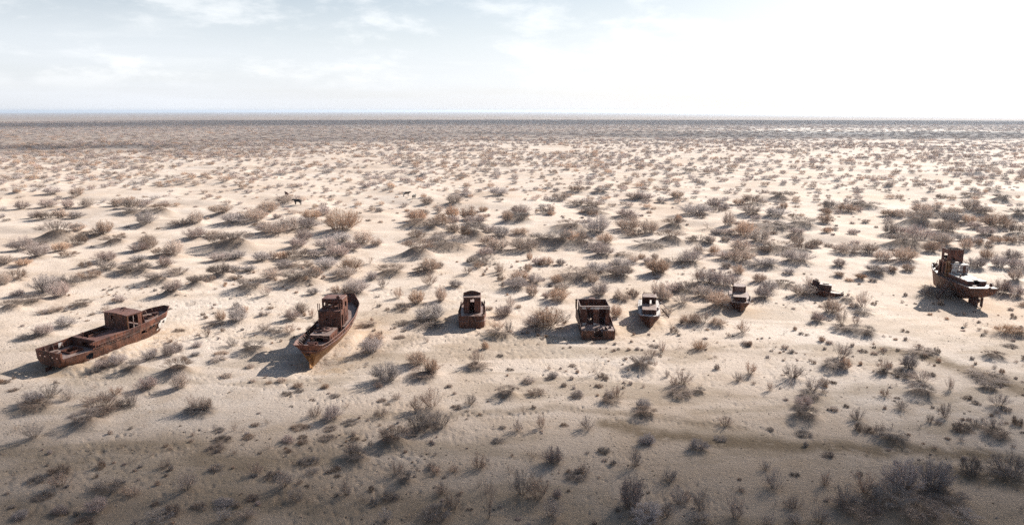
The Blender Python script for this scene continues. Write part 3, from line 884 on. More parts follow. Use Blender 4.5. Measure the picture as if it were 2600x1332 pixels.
# ---- wrecks 5 and 6: small boats bow-on ---------------------------------------------------
def build_bow_on(key, label, X, Y, az, Lh, B, zd, xc, zc, Bc, curved):
    r = ship_root(key, 'wrecked_workboat', label, X, Y, az, 0, 0, 0)
    b = B / 2
    H = Hull([(-Lh + .3, -Lh, b * .75, b * .93, 3, 0, zd), (-Lh * .7, -Lh * .7, b * .7, b, 3, -.15, zd), (-Lh * .45, -Lh * .45, b * .5, b * 1.0, 2.2, -.15, zd), (-2.4, -2.4, b * .35, b * .99, 1.5, -.1, zd + .02),
              (-1.1, -0.85, b * .12, b * .80, 1.15, -.05, zd + .12), (-.45, 0.0, .02, .07, 1.0, .02, zd + .28)], n=48, m=10)
    zs = lambda x: zd - 0.08
    h = hull_parts(r, H, zs, MR['hull'], MR['dark'], None, lambda x, z, s: x < -2.2 and (curved is False or abs((x * 1.1) % 1) < 0.8))
    dents(h, 0.03, 0.8)
    MB().tube([H.pt(47, v, 1)[0:1] + (0,) + H.pt(47, v, 1)[2:3] for v in (0.0, 0.3, 0.6, 1.0)], 0.06, 6).build('stem_bar', MR['dark'], h)
    d = MB(); H.deck(d, zs, -Lh + .05, -0.35, holes=[(-xc - 1.7, -2.3, -Bc / 2 + .02, Bc / 2 - .02)]); do = d.build('deck', MR['deck' if curved else 'whitedeck'], r)
    for s in (1, -1):
        MB().tube([(-0.9, s * b * .55, zd), (-0.9, s * b * .55, zd + .22)], 0.07, 8).build('bollard', MR['deck'], do)
        MB().panel((-2.35, s * b * .86, zd - .06), (1, 0, 0), (0, 0, 1), 0.35, 0.28, 0.04, top=lambda f: 1 - .6 * f).build('cleat', MR['dark'], do)
    # raised trunk
    tz = zd + 0.55
    t = MB().panel((-2.3, Bc / 2, zd - .35), (0, -1, 0), (0, 0, 1), Bc, .9, 0.05).panel((-xc, Bc / 2 - .05, zd - .35), (1, 0, 0), (0, 0, 1), xc - 2.35, .9, 0.05).panel((-xc, -Bc / 2, zd - .35), (1, 0, 0), (0, 0, 1), xc - 2.35, .9, 0.05)
    to = t.build('cabin_trunk', MR['dark'], r)
    MB().box(-xc, -2.22, -Bc / 2 - .04, Bc / 2 + .04, tz, tz + .05).build('trunk_top', MR['deck'], r)
    # wheelhouse
    hw = zc - tz
    w = Bc
    fw = MB().panel((-xc - .02, w / 2, tz - .1), (0, -1, 0), (0, 0, 1), w, hw + .1, 0.05, holes=[(.08, w / 2 - .07, .18, hw - .08), (w / 2 + .07, w - .08, .18, hw - .08)] if not curved else [(w * .46, w * .52, hw * .5, hw * .9)])
    fo = fw.build('wheelhouse_wall', MR['dark'], r)
    for s in (1, -1):
        MB().panel((-xc - 1.75, s * w / 2 - (.05 if s > 0 else 0), zd), (1, 0, 0), (0, 0, 1), 1.7, zc - zd, 0.05, holes=[(.3, 1.3, .8, zc - zd - .12)]).build('wheelhouse_wall', MR['cabin'], r)
    MB().panel((-xc - 1.8, w / 2, zd), (0, -1, 0), (0, 0, 1), w, zc - zd, 0.05, holes=[(w * .3, w * .5, .1, .7)]).build('wheelhouse_wall', MR['cabin'], r)
    if curved:
        rf = MB(); n = 10
        for k in range(n):
            a0 = math.pi * k / n - math.pi / 2; a1 = math.pi * (k + 1) / n - math.pi / 2
            x0, y0 = -xc - .45 + .6 * math.cos(a0), w / 2 * 1.05 * math.sin(a0); x1, y1 = -xc - .45 + .6 * math.cos(a1), w / 2 * 1.05 * math.sin(a1)
            rf.add([(-xc - 1.85, y0, zc), (x0, y0, zc), (x1, y1, zc), (-xc - 1.85, y1, zc), (-xc - 1.85, y0, zc - .08), (x0, y0, zc - .08), (x1, y1, zc - .08), (-xc - 1.85, y1, zc - .08)],
                   [(0, 1, 2, 3), (7, 6, 5, 4), (1, 5, 6, 2), (0, 4, 5, 1), (3, 2, 6, 7)])
            rf.add([(x0, y0, tz), (x1, y1, tz), (x1, y1, zc - .08), (x0, y0, zc - .08)], [(0, 1, 2, 3)])
        ro = rf.build('roof', MR['deck'], r)
        MB().panel((-xc - .9, -w * .45, zc + .01), (0.3, -0.2, 0), (0, 0, 1), .5, .3, .04, top=lambda f: .5 + .5 * f).build('torn_plate', MR['dark'], ro)
        MB().panel((-4.6, b * .97, zd - .3), (1, 0, 0), (0, 0.1, 1), 2.0, .75, .05, warp=.08, top=lambda f: .5 + .5 * abs(math.sin(f * 4))).build('torn_bulwark', MR['dark'], r)
        MB().panel((-3.2, -b * 1.0, zd - .3), (-1, 0, 0), (0, -0.1, 1), 2.6, .9, .05, warp=.12, top=lambda f: .6 + .4 * math.cos(f * 6)).build('torn_bulwark', MR['hull'], r)
        MB().tube([(-2.6, b * 1.02, zd), (-4.4, b * 1.05, zd + .35)], .035, 6).build('rail', MR['white'], r)
        MB().tube([(-2.4, -b * .8, zd + .1), (-4.6, -b * .9, zd + .4)], .04, 6).build('rail', MR['white'], r)
    else:
        ro = MB().box(-xc - 1.85, -xc + .12, -w / 2 - .06, w / 2 + .06, zc, zc + .09).build('roof', MR['deck'], r, bevel=0.04)
        for y in (-w * .4, w * .4):
            MB().tube([(-xc - 1.7, y, zc + .05), (-xc - 1.7, y, zc + .42)], .06, 6).build('lamp_post', MR['dark'], ro)
        MB().tube([(-xc - 1.7, -w * .45, zc + .25), (-xc - 1.7, w * .45, zc + .25)], .03, 6).build('rail', MR['dark'], ro)
        MB().panel((-xc + .05, -w * .7, zd - .05), (-1, 0, 0), (0, 0, 1), 1.3, 1.35, .05, top=lambda f: .6 + .4 * f).build('side_screen', MR['cabin'], r)
        MB().panel((-xc + .9, b * .84, zd - .05), (-1, 0.0, 0), (0, 0, 1), 1.9, .45, .04, warp=.05, top=lambda f: .5 + .5 * f).build('bulwark_plate', MR['whitedeck'], r)
    return r


# ---- wreck 7: broken, half buried ----------------------------------------------------------
def build_broken(x, y):
    r = ship_root('s7', 'wrecked_dinghy', 'small broken boat half hidden by dry bushes, square open casing amidships', x, y, 118, -0.1, 3, 0, cat='shipwreck')
    H = Hull([(-2.6, -2.9, .05, .12, 1.2, .3, 1.5), (-1.7, -1.9, .5, 1.05, 2, -.1, 1.25), (0, 0, .6, 1.15, 2, -.2, .95), (1.6, 1.6, .4, .8, 2, -.2, .75), (3.0, 3.1, .05, .08, 1.2, 0, .75)], n=30, m=7)
    hb = MB(); H.skin(hb, lambda i: 0, lambda i: 1.0, end1=True, bottom=True, skip=lambda x, z, s: s > 0 and -1.7 < x < -1.0 and z > .6)
    h = hb.build('hull', MR['dark'], r, solid=.05); dents(h, .05, .5)
    r.scale = (.88, 1.0, 1.25)
    d = MB(); H.deck(d, lambda x: .72, -2.2, 2.9, holes=[(-2.0, -1.2, -.7, .7)]); d.build('deck', MR['deck'], r)
    c = MB().panel((-.9, -.6, .7), (1, 0, 0), (0, 0, 1), 1.9, .85, .05).panel((-.9, .6, .7), (1, 0, 0), (0, 0, 1), 1.9, .85, .05).panel((-.9, .6, .7), (0, -1, 0), (0, 0, 1), 1.2, .85, .05).panel((.98, .6, .7), (0, -1, 0), (0, 0, 1), 1.2, .85, .05)
    co = c.build('engine_casing', MR['dark'], r)
    MB().panel((-.95, -.65, 1.56), (1, 0, 0), (0, 1, 0), 2.0, 1.3, .05, holes=[(.45, 1.5, .3, 1.0)]).build('casing_top', MR['deck'], co)
    MB().panel((-2.3, 1.15, .7), (1, -.05, 0), (0, 0.25, 1), 2.4, 1.15, .05, warp=.04, top=lambda f: .9 - .35 * f).build('side_plate', MR['dark'], r)
    MB().tube([(2.6, -.1, .75), (3.05, 0, .95)], .06, 6).build('stem_stub', MR['dark'], r)
    return r


# ---- wreck 8: tall ship at right, stern on its skeg -----------------------------------------
def build_right():
    X, Y, az = 68.10, 102.53, 3.2
    r = ship_root('s8', 'wrecked_seiner', 'tall dark wreck at far right with white cabin, high square wheelhouse and raised stern', X, Y, az, 0.0, 0, 0)
    H = Hull([(0.25, 0, 1.15, 2.05, 2.2, 1.75, 3.02), (2, 2, .75, 2.1, 1.7, 1.0, 2.98), (5, 5, .35, 2.12, 1.5, .15, 2.88), (8.5, 8.5, .25, 2.02, 1.4, -.2, 2.92),
              (11.8, 12.2, .1, 1.35, 1.15, -.1, 3.2), (13.7, 15.1, .02, .07, 1.0, .3, 3.75)], n=56, m=12)
    zs = lin((0, 2.93), (5, 2.8), (9, 2.8), (15, 3.5))
    h = hull_parts(r, H, zs, MR['hull'], MR['dark'], None, lambda x, z, s: x < -50 or ((x * 0.9 + z) % 1 < .25), caps=False)
    dents(h, 0.03, 1.0)
    rub_strake(r, H, lin((0, 2.95), (5, 2.82), (9, 2.85), (15, 3.5)), -.1, 14.6, MR['dark'], parent=h, r=.06)
    d = MB(); H.deck(d, zs, .02, 14.9, holes=[(3.2, 6.5, -.8, .8)]); do = d.build('deck', MR['deck'], r)
    # skeg, shaft, rudder, propeller
    sk = MB().box(1.1, 3.4, -.07, .07, -.2, 1.25).build('skeg', MR['dark'], r)
    MB().tube([(1.6, 0, .8), (.9, 0, .8)], .1, 8).build('shaft', MR['dark'], sk)
    pr_ = MB()
    for k in range(4):
        a = k * math.pi / 2 + .3; c, s = math.cos(a), math.sin(a)
        pr_.panel((1.0, -.16 * c, .8 - .16 * s + 0), Vector((.35, c, s)), Vector((0, -s, c)), .5, .28, .03)
    pr_.build('propeller', MR['dark'], r)
    rd = MB().box(-.1, .45, -.05, .05, .15, 1.45).build('rudder', MR['dark'], r)
    MB().tube([(.45, 0, 1.4), (.4, 0, 2.1)], .07, 8).build('rudder_stock', MR['dark'], rd)
    MB().box(.5, 1.6, -.06, .06, -.15, .0).build('heel_bar', MR['dark'], sk)
    for s in (1, -1):
        MB().tube([(.6, s * .3, -.1), (.9, s * .55, 1.75)], .07, 6).build('prop_strut', MR['dark'], sk)
    # trunk
    x0, x1, y0, y1, zt = 1.85, 7.3, -1.25, 1.35, 3.5
    tw = MB().panel((x0, y1, 2.9), (0, -1, 0), (0, 0, 1), y1 - y0, .58, .05, holes=[(.85, 1.6, .1, .58)]).panel((x0 + .05, y0, 2.8), (1, 0, 0), (0, 0, 1), x1 - x0, .68, .05).panel((x0 + .05, y1 - .05, 2.8), (1, 0, 0), (0, 0, 1), x1 - x0, .68, .05, holes=[(1.2, 1.35, .3, .45), (2.6, 2.75, .3, .45), (4.0, 4.15, .3, .45)])
    to = tw.build('trunk_wall', MR['cabin'], r)
    MB().panel((x0 - .05, y0 - .05, zt), (1, 0, 0), (0, 1, 0), x1 - x0 + .05, y1 - y0 + .1, .05, holes=[(0.0, .75, 1.0, 1.8), (3.9, 5.2, .3, 2.2)]).build('trunk_top', MR['whitedeck'], r)
    for k in range(3):
        MB().box(x0 + 1.0 + k * 1.0, x0 + 1.06 + k * 1.0, y0, y1, zt + .05, zt + .09).build('plank_batten', MR['dark'], to)
    MB().tube([(4.6, 1.0, zt), (4.6, 1.0, zt + .45)], .1, 8).build('vent', MR['dark'], to)
    MB().tube([(.7, -1.3, 3.0), (.7, -1.3, 3.55)], .22, 10, r2=.12).build('bollard', MR['dark'], r)
    MB().box(.9, 1.3, .5, 1.0, 2.98, 3.06).build('deck_plate', MR['dark'], do)
    # white cabin
    wc = MB().panel((7.2, 1.0, 2.9), (0, -1, 0), (0, 0, 1), 2.5, 1.95, .05, holes=[(.15, .3, .55, .7), (.15, .3, 1.4, 1.55), (1.05, 1.25, 1.1, 1.3), (1.1, 1.22, 1.45, 1.75)], warp=.01).build('cabin_wall', MR['white'], r)
    MB().panel((7.17, -.65, 2.95), (0, -1, 0), (0, 0, 1), .45, 1.8, .03).build('rust_stripe', MR['cabin'], wc)
    MB().panel((7.26, -1.5, 2.9), (1, 0, 0), (0, 0, 1), 1.5, 1.95, .05, holes=[(.5, 1.1, .9, 1.5)]).build('cabin_wall', MR['white'], r)
    MB().box(7.15, 8.25, -1.55, .9, 4.85, 4.9).build('cabin_roof', MR['whitedeck'], r)
    # tall open frame, port side
    fr = MB().panel((7.7, 1.62, 2.9), (0, -1, 0), (0, 0, 1), .62, 2.5, .06, holes=[(.1, .28, .3, 2.3), (.38, .54, .2, 2.3)]).build('stair_casing', MR['ochre'], r)
    MB().panel((7.76, 1.56, 2.9), (1, 0, 0), (0, 0, 1), 2.2, 2.3, .06, holes=[(.25, .8, .3, 2.0), (1.2, 1.8, .3, 2.0)]).build('stair_casing', MR['cabin'], r)
    MB().tube([(7.65, .75, 2.9), (7.65, .75, 5.2)], .05, 6).build('post', MR['ochre'], fr)
    MB().tube([(7.65, 1.12, 2.9), (7.65, 1.12, 5.2)], .05, 6).build('post', MR['ochre'], fr)
    # wheelhouse
    wa = MB().panel((8.3, 1.10, 5.15), (0, -1, 0), Vector((.12, 0, 1)), 2.25, 1.85, .06, holes=[(.62, .98, .2, .55)], warp=.015).build('wheelhouse_wall', MR['cabin'], r)
    MB().panel((8.4, -1.14, 4.9), (1, 0, 0), (0, 0, 1), 1.9, 2.1, .06, holes=[(.4, 1.4, .5, 1.4)]).build('wheelhouse_wall', MR['dark'], r)
    MB().panel((8.4, 1.06, 4.9), (1, 0, 0), (0, 0, 1), 1.9, 2.1, .06, holes=[(.3, 1.3, .6, 1.4)]).build('wheelhouse_wall', MR['cabin'], r)
    MB().panel((10.3, 1.10, 4.9), (0, -1, 0), (0, 0, 1), 2.25, 2.1, .06, holes=[(.2, .9, .9, 1.6), (1.1, 1.9, .9, 1.6)]).build('wheelhouse_wall', MR['dark'], r)
    MB().box(8.45, 10.25, -1.1, 1.0, 6.55, 6.6).build('wheelhouse_roof', MR['dark'], r)
    MB().tube([(8.5, 1.12, 7.0), (8.5, -1.16, 7.0)], .05, 6).build('roof_beam', MR['dark'], r)
    MB().box(8.3, 10.3, -1.2, 1.1, 4.95, 5.02).build('bridge_floor', MR['dark'], r)
    MB().panel((8.35, -1.4, 2.9), (0, 1, 0), (0, 0, 1), 2.8, 2.05, .06, holes=[(.5, 1.1, .2, 1.8)]).build('house_wall', MR['dark'], r)
    MB().panel((10.25, -1.4, 2.9), (0, 1, 0), (0, 0, 1), 2.8, 2.05, .06).build('house_wall', MR['dark'], r)
    MB().tube([(9.0, .4, 6.6), (9.0, .4, 7.45)], .04, 6).build('mast_stub', MR['dark'], r)
    # foredeck gear
    wn = MB().box(12.1, 12.6, -.35, .35, 3.2, 3.6, .05).build('windlass', MR['dark'], r)
    MB().tube([(12.35, -.7, 3.55), (12.35, .7, 3.55)], .18, 10).build('drum', MR['dark'], wn)
    MB().ring((12.35, .75, 3.6), .3, (0, 1, 0), .05).build('wheel', MR['dark'], wn)
    for (px_, py_) in ((13.3, .45), (13.3, -.45), (14.0, .15), (11.2, 1.2), (13.9, -.2)):
        MB().box(px_ - .12, px_ + .12, py_ - .1, py_ + .1, 3.2, 3.75, .04).build('bollard', MR['dark'], r)
    MB().tube([(10.6, .9, 3.1), (11.6, 1.1, 3.9), (11.9, .8, 4.6)], .05, 6).build('davit', MR['dark'], r)
    for x in np.arange(.6, 7, .8):
        MB().tube([(x, -2.0, 2.95), (x, -2.0, 3.2)], .025, 5).build('stanchion', MR['dark'], do)
    MB().tube([(.6, -2.0, 3.2), (7.2, -2.0, 3.12)], .025, 5).build('rail', MR['dark'], do)
    # stair leaning on the port side
    Mx = Matrix.Translation((X, Y, 0)) @ Matrix.Rotation(R(90 - az), 4, 'Z')
    ld = bpy.data.objects.new('ladder', None); C.objects.link(ld)
    ld.matrix_world = Mx @ Matrix.Translation((5.2, 2.1, 2.9))
    tag(ld, 'narrow rusty stair leaning from the sand against the side of the tall right-hand wreck', 'ladder')
    bot, topp = Vector((-.5, 2.0, -2.95)), Vector((0, .05, .1))
    for dx in (-.38, .38):
        MB().tube([bot + Vector((dx, 0, 0)), topp + Vector((dx, 0, 0))], .055, 6).build('stringer', MR['dark'], ld)
    for k in range(10):
        p = bot.lerp(topp, (k + .6) / 10.4)
        MB().box(p.x - .36, p.x + .36, p.y - .11, p.y + .11, p.z - .03, p.z + .03).build('tread', MR['deck'], ld)
    MB().tube([bot + Vector((-.28, 0, .8)), topp + Vector((-.28, 0, .8))], .022, 6).tube([topp + Vector((-.28, 0, 0)), topp + Vector((-.28, 0, .8))], .022, 6).tube([bot + Vector((-.28, 0, 0)), bot + Vector((-.28, 0, .8))], .022, 6).build('handrail', MR['dark'], ld)
    return r


FLATS += [(-51.5, 77.4, 5), (-48.5, 85, 7), (-45.5, 91, 6), (-22.5, 81, 6), (-22, 88, 7), (-21.7, 94, 5), (-5.3, 95, 6), (-5.4, 99, 6), (10.8, 90, 6), (10.8, 94, 6),
          (17.5, 96, 6), (16.8, 101, 6), (31.8, 102, 6), (31, 107, 5), (48.2, 109.5, 6), (68.1, 103, 6), (68.5, 110, 7), (69, 117, 6), (66, 108, 6)]
HOLLOWS += [(-22.8, 78.6, 2.6, 0.75), (-51.3, 76.6, 2.5, 0.35), (68.6, 103, 2.5, 0.1), (-49.3, 84.5, 3.0, 0.15)]
for q in ((-46.4, 84.0, 1.4, 3.6, .38), (-50.4, 86.0, 1.2, 3.2, .25), (-19.9, 87, 1.1, 3.8, .35), (-24.5, 88, 1.2, 3.2, .4), (-7.4, 96, 1.0, 3.0, .3), (-3.2, 95.5, .9, 2.8, .3), (8.4, 91.5, 1.1, 3.0, .35),
          (13.2, 91, 1.0, 2.8, .4), (15.8, 97.5, 1.0, 3.0, .3), (19.8, 97, .9, 2.6, .35), (29.8, 103, 1.0, 2.6, .3), (33.4, 104, .9, 2.6, .3), (46.6, 110.5, 1.3, 1.3, .35), (50.3, 108.6, 1.2, 1.2, .4), (66.5, 112, 1.2, 3.0, .35), (71.2, 112, 1.2, 3.0, .3),
          (-53.9, 78.3, 1.3, 1.0, .25), (-49.2, 77.6, 1.2, .9, .3), (10.9, 86.4, 2.2, .5, .18), (-5.3, 91.6, 1.6, .5, .2)):
    MOUNDS.append(q)
build_long(); build_tall(); build_doorway(); build_roofless()
build_bow_on('s5', 'small bow-on wreck with white side decks and two big empty wheelhouse windows', 18.03, 92.14, 189.2, 10.2, 3.0, 1.39, 5.39, 2.87, 1.82, False)
build_bow_on('s6', 'smaller bow-on wreck with curved wheelhouse roof, dry bushes crowding its side', 32.21, 99.65, 194.5, 8.8, 2.94, 1.23, 5.11, 2.71, 1.76, True)
build_broken(48.2, 109.6)
build_right()

# poles leaning on the small white-decked boat
for (a, b_, lab) in (((1679, 783), (1698, 806), 'lower dark pole leaning on the right side of the white-decked boat'),
                     ((1677, 766), (1702, 790), 'upper pale pole propped beside the white-decked boat')):
    q = at(a[0], a[1], 1.35); w_ = at(b_[0], b_[1], 0.05)
    e = empty('pole', (w_[0], w_[1], 0.05))
    tag(e, lab, 'pole', 'poles propped by the boat')
    MB().tube([(0, 0, 0), (q[0] - w_[0], q[1] - w_[1], 1.3)], .06, 6).build('shaft', MR['dark' if 'dark' in lab else 'white'], e)
    MB().tube([(0.09, 0.05, 0), (q[0] - w_[0] + .09, q[1] - w_[1] + .05, 1.3)], .035, 6).build('split', MR['dark'], e)
